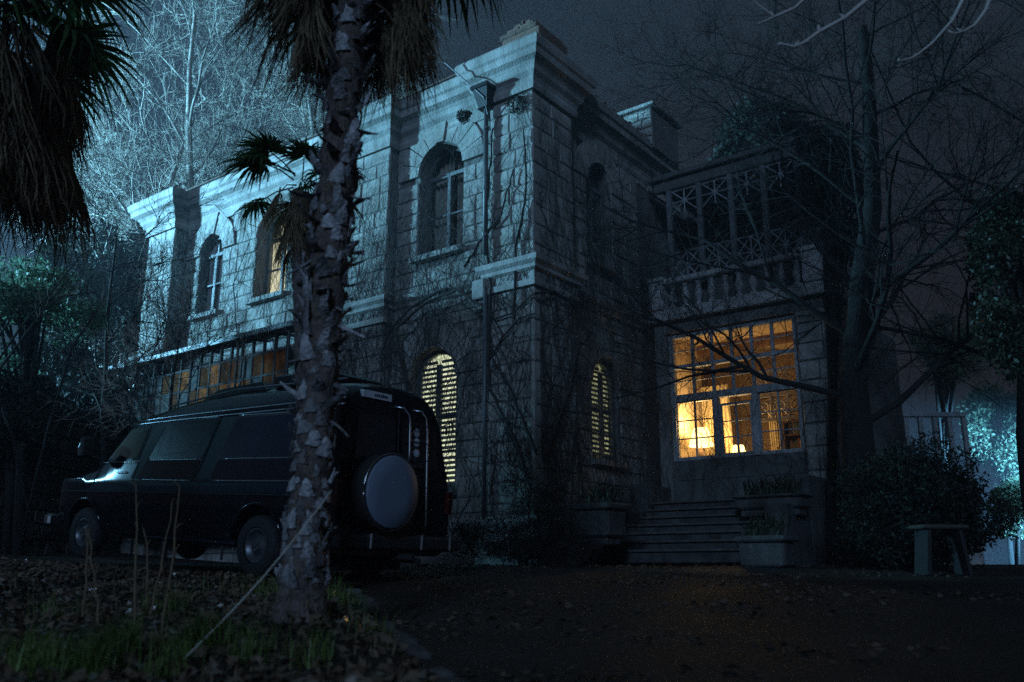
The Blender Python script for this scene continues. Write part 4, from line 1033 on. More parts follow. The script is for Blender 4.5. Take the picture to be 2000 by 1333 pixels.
def palm(name, label, path, radii, boots, sk, fr, seed, gap=None):
    b = path[0]; g = random.Random(seed)
    t = T(name, label, 'palm tree', b)
    # trunk with rough rings
    N = 40; pts = []; rad = []
    def P(u):
        f = u*(len(path)-1); i = min(int(f), len(path)-2); k = f - i; return path[i].lerp(path[i+1], k), radii[i] + (radii[i+1]-radii[i])*k
    mb = MB(); n = 18; M_ = 90
    for i in range(M_ + 1):
        p, r = P(i/M_); p = p - b
        for k in range(n):
            a = 2*math.pi*k/n
            rr = r*(1 + .16*(hsh(i*1.3, k*2.1) - .5) + .07*math.sin(i*1.9) + .10*(vnoise(k*.9, i*.25) - .5))
            mb.v.append((p.x + rr*math.cos(a), p.y + rr*math.sin(a), p.z))
    for i in range(M_):
        for k in range(n): k2 = (k+1) % n; mb.f.append((i*n+k, i*n+k2, (i+1)*n+k2, (i+1)*n+k))
    O('trunk', mb, 'palm_bark', t, smooth=True, fix=False)
    nb, u0, u1, big = boots
    for i in range(nb):
        u = u0 + (u1-u0)*(i + .5)/nb; a = i*2.39996 + g.uniform(-.25, .25); p, r = P(u); p = p - b
        v = (u - u0)/(u1 - u0)
        me = BOOTS[g.choice(LOWB if v < .30 else (MIDB if v < .78 else TOPB))]
        tilt = g.uniform(-1.3, -.7) if v < .30 else (g.uniform(-1.35, -.8) if g.random() < .5 else g.uniform(-.8, 1.0))
        put(me, 'leaf_base', t, (p.x + r*.90*math.cos(a), p.y + r*.90*math.sin(a), p.z), (g.uniform(-.4, .4), tilt, a), big*g.uniform(.7, 1.2))
    fb = MB()          # matted fibre between the leaf bases
    for i in range(int(nb*5)):
        u = g.uniform(max(.04, u0 - .05), 1); a = g.uniform(0, 6.283); p, r = P(u); p = p - b; e = g.uniform(.9, 1.10); da = g.uniform(-.5, .5); L = g.uniform(.04, .16)
        q0 = Vector((p.x + r*e*math.cos(a), p.y + r*e*math.sin(a), p.z)); q1 = q0 + Vector((math.cos(a + da)*L*g.uniform(0, .5), math.sin(a + da)*L*g.uniform(0, .5), g.uniform(-1, .6)*L))
        m_ = (q0 + q1)*.5 + Vector((g.gauss(0, .012), g.gauss(0, .012), 0)); strip_leaf(fb, [q0, m_, q1], [.003, .0024, .0006], Vector((-math.sin(a), math.cos(a), 0)))
    O('fibre', fb, 'palm_dead', t, fix=False, kind='stuff')
    # skirt of dead fronds, live crown
    for (z, n_, s0, s1, rad0, mesh) in sk:
        for i in range(n_):
            a = 2*math.pi*(i + g.uniform(-.4, .4))/n_; zz = z + g.uniform(-.15, .15)
            if gap and abs(((a - gap[0] + math.pi) % (2*math.pi)) - math.pi) < gap[1]: continue
            top = path[-1] - b; put(g.choice(mesh), 'dead_frond', t, (top.x + rad0*math.cos(a), top.y + rad0*math.sin(a), zz - b.z), (g.uniform(-.15, .15), g.uniform(-.1, .2), a), g.uniform(s0, s1))
    for (z, n_, s0, s1, e0, e1) in fr:
        for i in range(n_):
            a = 2*math.pi*(i + g.uniform(-.4, .4))/n_; top = path[-1] - b
            put(g.choice(FANS), 'frond', t, (top.x + .08*math.cos(a), top.y + .08*math.sin(a), z - b.z + g.uniform(-.1, .1)), (g.uniform(-.3, .3), -R(g.uniform(e0, e1)), a), g.uniform(s0, s1))
    return t
def gz(x, y): return ground_h(x, y)
mp = [at(586, 1250, 5.55), at(592, 1130, 5.55), at(602, 1000, 5.55), at(618, 800, 5.55), at(638, 560, 5.55), at(655, 380, 5.55), at(672, 180, 5.55), at(690, 0, 5.55), at(704, -140, 5.55)]
mp[0].z = gz(mp[0].x, mp[0].y) - .05
main_palm = palm('palm_tree', 'tall fan palm in front of the van, its shaggy trunk full of stubs', mp, [.180, .135, .110, .110, .120, .122, .110, .102, .098], (295, .10, .97, 1.0),
     [(5.05, 16, .75, 1.0, .12, DEADS), (5.35, 14, .85, 1.1, .14, DEADS), (4.8, 12, .6, .85, .12, DEADS)], [(5.5, 9, 1.1, 1.4, -30, 5), (5.7, 10, 1.2, 1.6, 10, 60)], 21, gap=(R(-75), R(62)))
mp2 = [at(604, 1175, 8.2), at(600, 800, 8.2), at(592, 560, 8.2), at(588, 380, 8.2)]
mp2[0].z = gz(mp2[0].x, mp2[0].y) - .05
small_palm = palm('palm_tree', 'shorter thin palm half hidden behind the shaggy palm trunk', mp2, [.12, .10, .10, .10], (60, .2, .97, .8),
     [(mp2[-1].z - .05, 11, .4, .55, .06, DEADS), (mp2[-1].z - .3, 9, .35, .5, .04, DEADS)], [(mp2[-1].z + .1, 6, .55, .8, -30, 10), (mp2[-1].z + .2, 6, .55, .8, 10, 55)], 33)
lp = [at(-62, 1150, 7.2), at(-62, 700, 7.2), at(-50, 300, 7.2), at(-40, 10, 7.2)]
lp[0].z = gz(lp[0].x, lp[0].y) - .05
zt = lp[-1].z
left_palm = palm('palm_tree', 'fan palm with a thick thatch of dead leaves at the left edge', lp, [.2, .17, .17, .16], (50, .3, .97, 1.0),
     [(zt - .35, 24, 1.1, 1.35, .45, DEADS), (zt - .8, 30, 1.1, 1.4, .40, DEADS), (zt - .1, 18, 1.0, 1.3, .45, DEADS), (zt - 1.0, 22, .8, 1.05, .25, DEADS)], [(zt - .25, 9, 1.1, 1.3, -55, -25), (zt + .1, 10, 1.3, 1.6, -28, 5), (zt + .35, 10, 1.4, 1.8, 5, 50)], 44)

# ================================================================== BARE TREES
def tree(name, label, base, height, r0, seed, limbs=9, sub=7, twig=6, tl=3, spread=.9, mats=('bark', 'twig_dark'), droop=0.0, bare=.35, group=None, lean=(0, 0), kids=None, tw=0.0035, lmul=.42, cat='tree', limr=.5):
    g = random.Random(seed); t = T(name, label, cat, base, group=group); tr = MB(); lb = MB(); cw = MB()
    def run(mb, p, d, L, r, k, sides, wig, up, rend=.25):
        pts = [p.copy()]; rs = [r]; q = p.copy(); d = d.copy()
        for i in range(k):
            d = (d + Vector((g.gauss(0, wig), g.gauss(0, wig), g.gauss(0, wig) + up))).normalized(); q = q + d*(L/k); pts.append(q.copy()); rs.append(r*(1 - (1-rend)*(i+1)/k))
        mb.tube(pts, rs, sides, cap=False); return pts, rs
    d0 = Vector((lean[0], lean[1], 1)).normalized()
    pts, rs = run(tr, Vector((0, 0, -.1)), d0, height*.8, r0, 9, 9, .07, .02, .22)
    def pick(pts, rs, u):
        f = u*(len(pts)-1); i = min(int(f), len(pts)-2); k = f-i; return pts[i].lerp(pts[i+1], k), rs[i]*(1-k)+rs[i+1]*k, (pts[i+1]-pts[i]).normalized()
    def side_dir(d, ang):
        a = d.cross(Vector((g.gauss(0,1), g.gauss(0,1), g.gauss(0,1)))).normalized(); return (d*math.cos(ang) + a*math.sin(ang)).normalized()
    for i in range(limbs):
        u = bare + (1-bare)*(i + g.random())/limbs; p, r, d = pick(pts, rs, min(u, .99))
        a = 2.4*i + g.uniform(-.5, .5); ld = (Vector((math.cos(a), math.sin(a), 0))*spread + Vector((0, 0, g.uniform(.35, .9)))).normalized()
        L = height*lmul*g.uniform(.7, 1.1)*(1.15 - .5*u); lp_, lr = run(lb, p, ld, L, r*limr, 7, 6, .13, .05 - droop)
        for j in range(sub):
            p2, r2, d2 = pick(lp_, lr, g.uniform(.22, .98)); L2 = L*g.uniform(.3, .55); sp_, sr = run(lb, p2, side_dir(d2, g.uniform(.5, 1.0)), L2, max(r2*.6, tw*2), 5, 4, .17, .04 - droop)
            for k in range(twig):
                p3, r3, d3 = pick(sp_, sr, g.uniform(.2, 1)); L3 = L2*g.uniform(.3, .65); tp, trr = run(cw, p3, side_dir(d3, g.uniform(.4, 1.1)), L3, max(min(r3*.6, tw*2), tw), 4, 3, .20, .03 - droop, .4)
                for m in range(tl):
                    p4, r4, d4 = pick(tp, trr, g.uniform(.15, 1)); run(cw, p4, side_dir(d4, g.uniform(.4, 1.0)), L3*g.uniform(.35, .7), max(r4*.6, tw*.6), 2, 3, .2, .02 - droop, .5)
    O('trunk', tr, mats[0], t, smooth=True, fix=False); O('limbs', lb, mats[0], t, smooth=True, fix=False); O('crown', cw, mats[1], t, fix=False, kind='stuff')
    return t
def gp(px, Y, dz=0): p = at(px, 1100, Y); return Vector((p.x, Y, gz(p.x, Y) + dz))
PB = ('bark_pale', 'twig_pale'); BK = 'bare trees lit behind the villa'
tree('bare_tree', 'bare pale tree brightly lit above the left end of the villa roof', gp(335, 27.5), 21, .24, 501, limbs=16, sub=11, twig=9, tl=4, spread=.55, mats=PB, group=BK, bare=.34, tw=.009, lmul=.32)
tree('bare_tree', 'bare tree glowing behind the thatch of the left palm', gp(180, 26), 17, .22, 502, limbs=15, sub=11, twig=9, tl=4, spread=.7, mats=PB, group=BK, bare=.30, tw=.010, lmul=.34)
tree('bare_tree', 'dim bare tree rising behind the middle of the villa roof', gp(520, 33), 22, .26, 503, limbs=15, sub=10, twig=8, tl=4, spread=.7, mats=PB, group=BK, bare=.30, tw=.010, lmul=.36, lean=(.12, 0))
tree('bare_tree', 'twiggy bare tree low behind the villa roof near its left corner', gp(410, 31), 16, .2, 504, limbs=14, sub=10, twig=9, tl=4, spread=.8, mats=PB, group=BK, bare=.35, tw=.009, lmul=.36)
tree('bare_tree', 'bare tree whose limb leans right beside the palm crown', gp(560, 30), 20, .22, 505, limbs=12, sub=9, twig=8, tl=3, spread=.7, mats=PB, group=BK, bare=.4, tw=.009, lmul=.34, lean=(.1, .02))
pt = house_w(-9.75, -1.9, 0); pt.z = gz(pt.x, pt.y)
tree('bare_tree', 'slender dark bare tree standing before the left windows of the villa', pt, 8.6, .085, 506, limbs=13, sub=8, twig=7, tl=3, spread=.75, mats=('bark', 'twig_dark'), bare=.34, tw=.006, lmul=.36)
pt = house_w(-6.6, -2.3, 0); pt.z = gz(pt.x, pt.y)
tree('bare_shrub', 'bluish bare shrub in front of the porch canopy, beside the shaggy trunk', pt, 5.6, .05, 507, limbs=12, sub=9, twig=8, tl=3, spread=.6, mats=('bark', 'twig_pale'), bare=.3, tw=.004, lmul=.40, cat='shrub')
# right-hand big tree in front of the wing
rt = gp(1700, 13.6)
tree('bare_tree', 'large dark bare tree beside the wing, branches crossing the lit window', rt, 10.5, .30, 520, limbs=17, sub=11, twig=9, tl=4, spread=1.05, mats=('bark', 'twig_dark'), bare=.24, tw=.005, lmul=.52, droop=.012, limr=.27)
tree('bare_tree', 'dark bare tree with high thin branches at the upper right', gp(2045, 15.0), 13, .2, 521, limbs=13, sub=9, twig=7, tl=3, spread=.9, mats=('bark', 'twig_dark'), bare=.3, tw=.005, lmul=.48, limr=.35, lean=(-.14, 0))
# drooping branches of a nearby tree, light on them put into a paler colour
nt = T('bare_tree', 'near bare tree whose pale branch tips hang into the upper right corner', 'tree', (5.6, 5.2, gz(5.6, 5.2)))
mb = MB(); mb.tube([(0, 0, -.1), (.05, .1, 2), (.1, .3, 4.2), (-.1, .5, 6.5)], [.2, .16, .13, .08], 9); O('trunk', mb, 'bark', nt, smooth=True, fix=False)
def hang(pxs, Y, r):
    pts = [at(x, y, Y) - Vector((5.6, 5.2, gz(5.6, 5.2))) for x, y in pxs]
    mb = MB(); mb.tube(pts, [r*(1 - .7*i/(len(pts)-1)) for i in range(len(pts))], 5, cap=True); g = random.Random(int(pxs[0][0]))
    for i in range(len(pts)):          # buds
        mb.tube([pts[i], pts[i] + Vector((g.uniform(-.04, .04), 0, g.uniform(-.01, .05)))], [r*.8, r*.3], 4)
    O('branch', mb, 'twig_lit', nt, smooth=True, fix=False)
hang([(1760, -190), (1720, -50), (1690, 2), (1650, 35), (1600, 62), (1572, 82), (1553, 92), (1527, 86)], 5.2, .022)
hang([(1720, -160), (1600, -30), (1552, 16), (1510, 34), (1484, 46)], 5.3, .017); hang([(1512, 34), (1495, 20), (1474, 4)], 5.3, .010)
hang([(1980, -160), (1940, -20), (1925, 20), (1905, 48), (1880, 62), (1862, 66)], 5.4, .016)
hang([(1960, -200), (1890, -20), (1860, 40), (1820, 85), (1785, 112), (1755, 120)], 5.7, .015)
hang([(2100, -300), (1980, -160), (1840, -190), (1760, -190)], 5.3, .035)

# ================================================================== EVERGREENS, SHRUBS, HEDGES
def bush(name, label, base, centers, n, size, m, seed, stem=None, cat='shrub', group=None, flat=0.0, aspect=.5):
    t = T(name, label, cat, base, group=group)
    loc = [(c[0]-base[0], c[1]-base[1], c[2]-base[2]) + tuple(c[3:]) for c in centers]
    P = clump_points(loc, n, seed); O('crown', leaf_mesh('crown', P, size, seed, aspect=aspect, flat=flat), m, t, kind='stuff')
    g = random.Random(seed); mb = MB(); r = stem or .06
    top = max(loc, key=lambda c: c[2]); mid = Vector((sum(c[0] for c in loc)/len(loc), sum(c[1] for c in loc)/len(loc), sum(c[2] for c in loc)/len(loc)))
    mb.tube([(0, 0, -.1), mid*.5, mid], [r, r*.8, r*.5], 7)
    O('trunk', mb, 'bark', t, smooth=True, fix=False)
    lb = MB()
    for c in loc[:24]: lb.tube([mid*g.uniform(.4, .9), mid.lerp(Vector(c[:3]), .6) + Vector((0, 0, -.05)), Vector(c[:3])], [r*.4, r*.25, r*.1], 4, cap=False)
    O('limbs', lb, 'bark', t, smooth=True, fix=False)
    return t
def blob(px, py, Y, rpx, rpy, k, seed, s=.38, dy=1.0):
    c = at(px, py, Y); d = Y/FPX*1.0
    return crown_centers(c, rpx*d, rpx*d*dy, rpy*d, k, seed, s)
LG = 'evergreen trees on the left bank'
bush('evergreen_tree', 'dark evergreen tree beside the left corner of the villa', gp(215, 25), blob(225, 560, 25, 75, 160, 26, 1), 16000, .16, 'leaf_dark', 1, .15, 'tree', LG)
bush('evergreen_tree', 'dark ivy clad tree standing left of the villa and below the palm thatch', gp(130, 23), blob(130, 560, 23, 90, 130, 26, 2), 15000, .15, 'leaf_olive', 2, .15, 'tree', LG)
bush('evergreen_tree', 'bluish lit evergreen shrub tree at the left edge under the palm thatch', gp(35, 17), blob(40, 570, 17, 125, 65, 24, 3) + blob(-10, 650, 17, 120, 90, 16, 31) + blob(120, 620, 17.3, 90, 70, 12, 32), 6800, .11, 'leaf_teal_lit', 3, .12, 'tree', LG)
bush('evergreen_tree', 'dark low evergreen mass behind the bonnet of the van', gp(110, 21), blob(120, 800, 21, 150, 160, 30, 4), 17000, .14, 'leaf_dark', 4, .12, 'tree', LG)
bush('evergreen_tree', 'dark shrub at the left edge level with the van roof', gp(10, 17.5), blob(0, 830, 17.5, 110, 120, 24, 5), 12000, .13, 'leaf_dark', 5, .1, 'tree', LG)
# arching bare stems
for i, pts in enumerate(([(-40, 760), (40, 640), (110, 560), (165, 490)], [(0, 720), (60, 640), (90, 600), (180, 490)], [(140, 680), (180, 620), (205, 580)], [(-30, 700), (30, 610), (120, 580), (190, 570)])):
    ps = [at(x, y, 15.5 + .3*i) for x, y in pts]; b = gp(-60 + 45*i, 15.5 + .3*i)
    st = T('arching_shrub', ('long arching bare stem crossing the lit shrub, outermost', 'arching bare stem in the middle of the left shrubs', 'short curved bare stem nearest the villa corner', 'low arching bare stem under the lit shrub')[i], 'shrub', b, group='arching stems')
    mb = MB(); mb.tube([Vector((0, 0, -.05)), (ps[0] - b)*.5 + Vector((0, 0, .3))] + [p - b for p in ps], [.03, .028, .025, .02, .014, .006][:len(ps)+2], 5); O('stem', mb, 'bark', st, smooth=True, fix=False)
    g = random.Random(i); mb = MB()
    for k in range(14):
        a = g.randrange(len(ps)-1); q = ps[a].lerp(ps[a+1], g.random()) - b; mb.tube([q, q + Vector((g.uniform(-.3, .4), g.uniform(-.2, .2), g.uniform(0, .5)))], [.006, .002], 3, cap=False)
    O('twigs', mb, 'twig_pale', st, fix=False, kind='stuff')
# right hand evergreens
c0 = to = None
bush('evergreen_tree', 'black evergreen crown above the veranda roof of the wing', gp(1500, 21), blob(1480, 270, 21, 95, 95, 22, 6) + blob(1580, 330, 21, 90, 90, 14, 16), 15000, .17, 'leaf_dark', 6, .2, 'tree')
bush('evergreen_tree', 'leafy dark evergreen filling the right edge of the picture', gp(2075, 12.5), blob(1985, 560, 12.5, 115, 230, 34, 7, .3), 15000, .085, 'leaf_olive', 7, .14, 'tree')
bush('round_bush', 'large rounded dark bush beside the wing, before the far railing', gp(1790, 12.2), blob(1790, 985, 12.2, 150, 140, 44, 8, .34) + blob(1860, 1010, 12.2, 90, 100, 20, 18, .34) + blob(1700, 1040, 12.2, 90, 80, 16, 28, .36), 26000, .060, 'leaf_dark', 8, .06)
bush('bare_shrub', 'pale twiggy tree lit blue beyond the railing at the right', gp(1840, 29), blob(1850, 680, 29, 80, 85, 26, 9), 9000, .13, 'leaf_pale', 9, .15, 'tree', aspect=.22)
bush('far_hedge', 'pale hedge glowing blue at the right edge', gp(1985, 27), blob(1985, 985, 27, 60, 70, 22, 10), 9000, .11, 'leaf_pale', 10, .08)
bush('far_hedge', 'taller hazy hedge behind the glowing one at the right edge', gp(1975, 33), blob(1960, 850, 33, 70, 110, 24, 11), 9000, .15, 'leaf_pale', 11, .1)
bush('evergreen_tree', 'sparse dark foliage hanging before the veranda posts', gp(1620, 15.3), blob(1610, 330, 15.3, 100, 110, 18, 27) + blob(1670, 450, 15.0, 55, 110, 10, 29), 7000, .09, 'leaf_dark', 26, .09, 'tree')
# far railing on a terrace wall
b = gp(1850, 24)
rl = T('terrace_railing', 'white railing posts of a far terrace beside the round bush', 'railing', (b.x, b.y, .75))
O('terrace_wall', MB().bbox(-1.6, 1.0, 0, .4, -.3, 2.15, .02), 'carved', rl)
O('coping', MB().bbox(-1.6, 1.05, -.08, .48, 2.152, 2.26, .02), 'carved', rl)
for i in range(7): O('post', MB().bbox(-1.45 + i*.40, -1.33 + i*.40, .14, .26, 2.262, 4.05, .01), 'wood_white', rl)
O('rail', MB().bbox(-1.6, 1.06, .10, .30, 4.052, 4.18, .015), 'wood_white', rl)

# ================================================================== VINES on the villa
def vine(label, fn, a0, a1, z0, z1, n, seed, mains, d0, rmax=.022):
    g = random.Random(seed); mb = MB(); tw = MB()
    def walker(a, z, L, r, up, depth):
        pts = []; ang = g.gauss(0, .35) if depth == 0 else g.uniform(-1.2, 1.2); k = max(3, int(L/.16)); 
        for i in range(k + 1):
            pts.append(fn(a, z, d0 - .02 - .02*abs(math.sin(i*.9 + seed)))); ang = ang*.86 + g.gauss(0, .33)
            na, nz = a + .16*math.sin(ang), z + .16*math.cos(ang)*up
            if not (a0 < na < a1): ang = -ang; na = min(max(na, a0), a1)
            a, z = na, nz
            if z > z1 or z < z0: break
            if depth < 2 and g.random() < .30: walker(a, z, L*g.uniform(.2, .5), r*.55, 1 if g.random() < .85 else -1, depth + 1)
        if len(pts) > 1: (mb if depth == 0 else tw).tube(pts, [max(.0022, r*(1 - .75*i/len(pts))) for i in range(len(pts))], 4 if depth == 0 else 3, cap=False)
    for i in range(n):
        a = g.uniform(a0, a1); walker(a, z0 + g.random()**1.6*(z1 - z0)*.6, g.uniform(1.5, 4.5), g.uniform(.006, rmax*.6), 1, 0)
    for pts in mains:
        # densify and wobble
        P = []
        for (p, q) in zip(pts, pts[1:]):
            for k in range(6):
                t = k/6; P.append((p[0] + (q[0]-p[0])*t + g.gauss(0, .012), p[1] + (q[1]-p[1])*t + g.gauss(0, .012)))
        P.append(pts[-1]); mb.tube([fn(a, z, d0 - .06) for a, z in P], [rmax*1.35*(1 - .6*i/len(P)) for i in range(len(P))], 6, cap=False)
        for k in range(len(P)//3):
            a, z = g.choice(P); walker(a, z, g.uniform(.6, 1.8), .007, 1 if g.random() < .7 else -1, 1)
    t = T('climbing_vine', label, 'vine', M=H, group='leafless vines on the villa')
    O('stems', mb, 'vine', t, fix=False, kind='stuff'); O('twigs', tw, 'vine', t, fix=False, kind='stuff')
def ml(pts, y): return [(lambda p: (p.x, p.z))(on_plane_y(x, yy, y)) for x, yy in pts]
def mr(pts, x): return [(lambda p: (p.y, p.z))(on_plane_x(xx, yy, x)) for xx, yy in pts]
vine('bare vine with thick looping stems around the arched windows near the corner', FL, -3.5, -.05, 1.0, 9.0, 80, 61,
     [ml(q, -.1) for q in ([(820, 980), (815, 860), (780, 700), (770, 640), (830, 590), (890, 565), (940, 600), (965, 622), (1000, 610), (1030, 580), (1043, 572)],
      [(1035, 960), (1000, 850), (955, 760), (950, 700), (985, 650), (1012, 620), (1043, 612)], [(1043, 880), (1010, 800), (985, 740), (960, 700)],
      [(950, 700), (955, 560), (945, 430), (955, 330), (960, 250)], [(1000, 620), (1005, 480), (1025, 380), (1020, 250)], [(870, 560), (800, 600), (755, 650), (740, 700)], [(905, 520), (935, 470), (975, 420), (1000, 330)])], -.0)
vine('fine bare vine spreading over the bright left part of the villa', FL, -12.15, -5.2, 4.5, 8.9, 80, 62, [ml(q, 0) for q in ([(480, 690), (470, 560), (500, 480)], [(330, 660), (320, 560), (330, 470)])], -.14, .012)
vine('bare vine on the projecting pier beside the shaggy palm trunk', FL, -4.8, -3.55, 2.5, 9.0, 30, 63, [], -.01, .014)
vine('dark bare vine covering the shaded wall beside the wing', FR, .1, 4.2, .9, 9.0, 90, 64, [mr(q, .05) for q in ([(1043, 575), (1080, 570), (1120, 600), (1150, 660)], [(1060, 900), (1110, 760), (1140, 600), (1150, 400)])], -.02, .02)
vine('bare vine hanging over the balcony and the wing pier', lambda a, z, d: (a, 4.12 + d, z), .0, 3.7, 1.5, 8.9, 34, 65, [], -.02, .014)
def tuft(label, px, py, s, seed):
    p = on_plane_y(px, py, -.05); w = H @ p
    bush('wall_plant', label, w, [(w.x, w.y, w.z, s, s, s), (w.x + s*.6, w.y, w.z + s*.3, s*.6, s*.6, s*.6)], 500, .05, 'leaf_dark', seed, .01, 'plant')
tuft('dark tuft of leaves growing on the corner pier below the cornice', 1008, 205, .20, 71)
tuft('small tuft of leaves above the upper arched window', 905, 228, .13, 72)
bush('creeper_thicket', 'dark tangle of bare creepers along the foot of the villa corner', gp(1020, 13.3), blob(960, 1060, 13.0, 90, 50, 14, 73) + blob(1060, 1050, 13.3, 110, 70, 18, 75) + blob(1170, 1000, 14.2, 80, 60, 12, 74) + blob(1040, 960, 13.6, 60, 60, 8, 76), 9000, .26, 'twig_dark', 73, .02, aspect=.035)

# ================================================================== PLANTERS, BENCH
def planter(label, px, py, Y, w, d, h, plants, seed, rz):
    p = at(px, py, Y); z = gz(p.x, Y) if p.z < 1.1 else p.z
    t = T('stone_planter', label, 'planter', (p.x, p.y, z), rz, 'stone planters before the wing')
    O('trough', MB().bbox(-w/2, w/2, -d/2, d/2, .0, h*.8, .03), 'planter', t); O('rim', MB().bbox(-w/2 - .05, w/2 + .05, -d/2 - .05, d/2 + .05, h*.802, h, .025), 'planter', t)
    O('foot', MB().bbox(-w/2 + .06, w/2 - .06, -d/2 + .06, d/2 - .06, -.12, -.002, .02), 'planter', t)
    g = random.Random(seed); mb = MB()
    for i in range(plants):
        a = g.uniform(0, 6.28); x, y = g.uniform(-w/2, w/2)*.8, g.uniform(-d/2, d/2)*.8; L = g.uniform(.2, .5); sp = g.uniform(.05, .3)
        pts = [Vector((x, y, h)) + Vector((math.cos(a)*sp*q*q, math.sin(a)*sp*q*q, L*q*(1 - .3*q))) for q in (0, .35, .7, 1)]
        strip_leaf(mb, pts, [.012, .014, .009, .001], Vector((-math.sin(a), math.cos(a), 0)))
    if plants: O('foliage', mb, 'leaf_olive', t, fix=False, kind='stuff')
planter('square stone planter left of the steps', 1172, 1050, 13.7, .62, .55, .50, 40, 81, R(-37))
planter('lower stone planter with grassy leaves in front of the steps', 1502, 1105, 12.6, .64, .50, .42, 70, 82, R(-37))
planter('higher stone planter with tall spiky leaves beside the glazed front', 1510, 995, 14.6, 1.1, .5, .22, 150, 83, R(-37))
bp_ = at(1840, 1098, 11.3)
bench = T('garden_table', 'small stone garden table in front of the round bush', 'table', (bp_.x, bp_.y, gz(bp_.x, bp_.y)), R(6))
O('table_top', MB().bbox(-.30, .30, -.19, .19, .55, .60, .015), 'rubble', bench)
for s in (-1, 1): O('leg', MB().add([(s*.27-.025,-.15,0),(s*.27+.025,-.15,0),(s*.27+.025,.15,0),(s*.27-.025,.15,0),(s*.20-.025,-.15,.548),(s*.20+.025,-.15,.548),(s*.20+.025,.15,.548),(s*.20-.025,.15,.548)], [(0,3,2,1),(4,5,6,7),(0,1,5,4),(1,2,6,5),(2,3,7,6),(3,0,4,7)]), 'rubber', bench)
# left retaining wall of rough stones
rw0, rw1 = gp(-80, 17.0), gp(235, 21.5); dv = (rw1 - rw0); Lw = Vector((dv.x, dv.y, 0)).length
rw = T('retaining_wall', 'dark rough retaining wall behind the front of the van', 'wall', (rw0.x, rw0.y, min(rw0.z, rw1.z) - .3), math.atan2(dv.y, dv.x))
O('core', MB().box(0, Lw, .1, .6, 0, 3.3), 'rubble', rw)
mbs = MB(); g = random.Random(9); z = 0
while z < 3.3:
    h = g.uniform(.22, .36); x = 0
    while x < Lw:
        l = g.uniform(.25, .6); me = g.choice(STONES); M = Matrix.Translation((x + l/2, .08, z + h/2)) @ Matrix.Diagonal((l - .03, .16*g.uniform(.7, 1.3), h - .03, 1)); mbs.add([M @ v.co for v in me.vertices], [tuple(p.vertices) for p in me.polygons]); x += l
    z += h
O('stonework', mbs, 'rubble', rw, fix=False, kind='stuff')

# ================================================================== FOREGROUND
kerb = []
g = random.Random(3); y = 9.0
i = 0
while y > 2.7:
    l = g.uniform(.34, .52); x0, x1 = kerb_x(y), kerb_x(y - l); yc = y - l/2
    o = O('kerb_stone', MB().bbox(-l/2 + .012, l/2 - .012, -.07, .07, -.25, g.uniform(.03, .07), .018), 'kerb')
    dx, dy = x1 - x0, -l; o.location = ((x0+x1)/2, yc, gz((x0+x1)/2 + .12, yc)); o.rotation_euler = (g.uniform(-.05, .05), g.uniform(-.03, .03), math.atan2(dy, dx)); kerb.append(o); y -= l
for k, o in enumerate(kerb):
    o['label'] = '%s weathered kerb stone of the verge edging, counting from the van' % ('first second third fourth fifth sixth seventh eighth ninth tenth eleventh twelfth thirteenth fourteenth fifteenth sixteenth seventeenth eighteenth nineteenth twentieth'.split()[k]); o['category'] = 'kerb stone'; o['group'] = 'kerb stones of the verge'
# dry stems
DS = [((175, 1100), (170, 1040), 6.0, 'leftmost'), ((258, 1240), (268, 950), 5.4, 'tall straight'), ((312, 1250), (352, 950), 5.3, 'tallest leaning'), ((290, 1200), (335, 985), 5.9, 'thin leaning'), ((288, 1180), (283, 1040), 6.1, 'short thin'), ((195, 1230), (172, 1040), 5.6, 'backward leaning')]
for i, (a, b_, Y, w) in enumerate(DS):
    base = at(a[0], a[1], Y); base.z = gz(base.x, Y) - .02; tip = at(b_[0], b_[1], Y)
    t = T('dry_stem', ('%s dry weed stem standing on the verge before the van' % w), 'stem', base, group='dry stems on the verge')
    d = tip - base; g = random.Random(i)
    pts = [Vector((0, 0, 0)) + d*k/7 + Vector((g.gauss(0, .006), 0, 0)) + Vector((.012*math.sin(k/7*3.1), 0, 0)) for k in range(8)]
    mb = MB(); mb.tube(pts, [.0085 - .0007*k for k in range(8)], 6); O('stem', mb, 'dry_stem', t, smooth=True, fix=False)
    mb = MB()
    for k in range(1, 8): mb.tube([pts[k], pts[k] + Vector((g.uniform(-.05, .05), g.uniform(-.03, .03), .04))], [.005, .001], 4)
    O('nodes', mb, 'dry_stem', t, fix=False, kind='stuff')
r0 = at(648, 958, 5.40); r1 = at(350, 1285, 4.45); r1.z = gz(r1.x, r1.y)
rp = T('guy_rope', 'taut pale rope running from the palm trunk down to the verge', 'rope', r1)
mb = MB(); mb.tube([(r0 - r1)*(k/10) - Vector((0, 0, .05*math.sin(math.pi*k/10))) for k in range(11)], .004, 6); O('rope', mb, 'rope', rp, smooth=True)
mb = MB(); mb.tube([(0, 0, -.12), (-.01, -.02, .07)], .014, 6); O('peg', mb, 'wood_dark', rp)
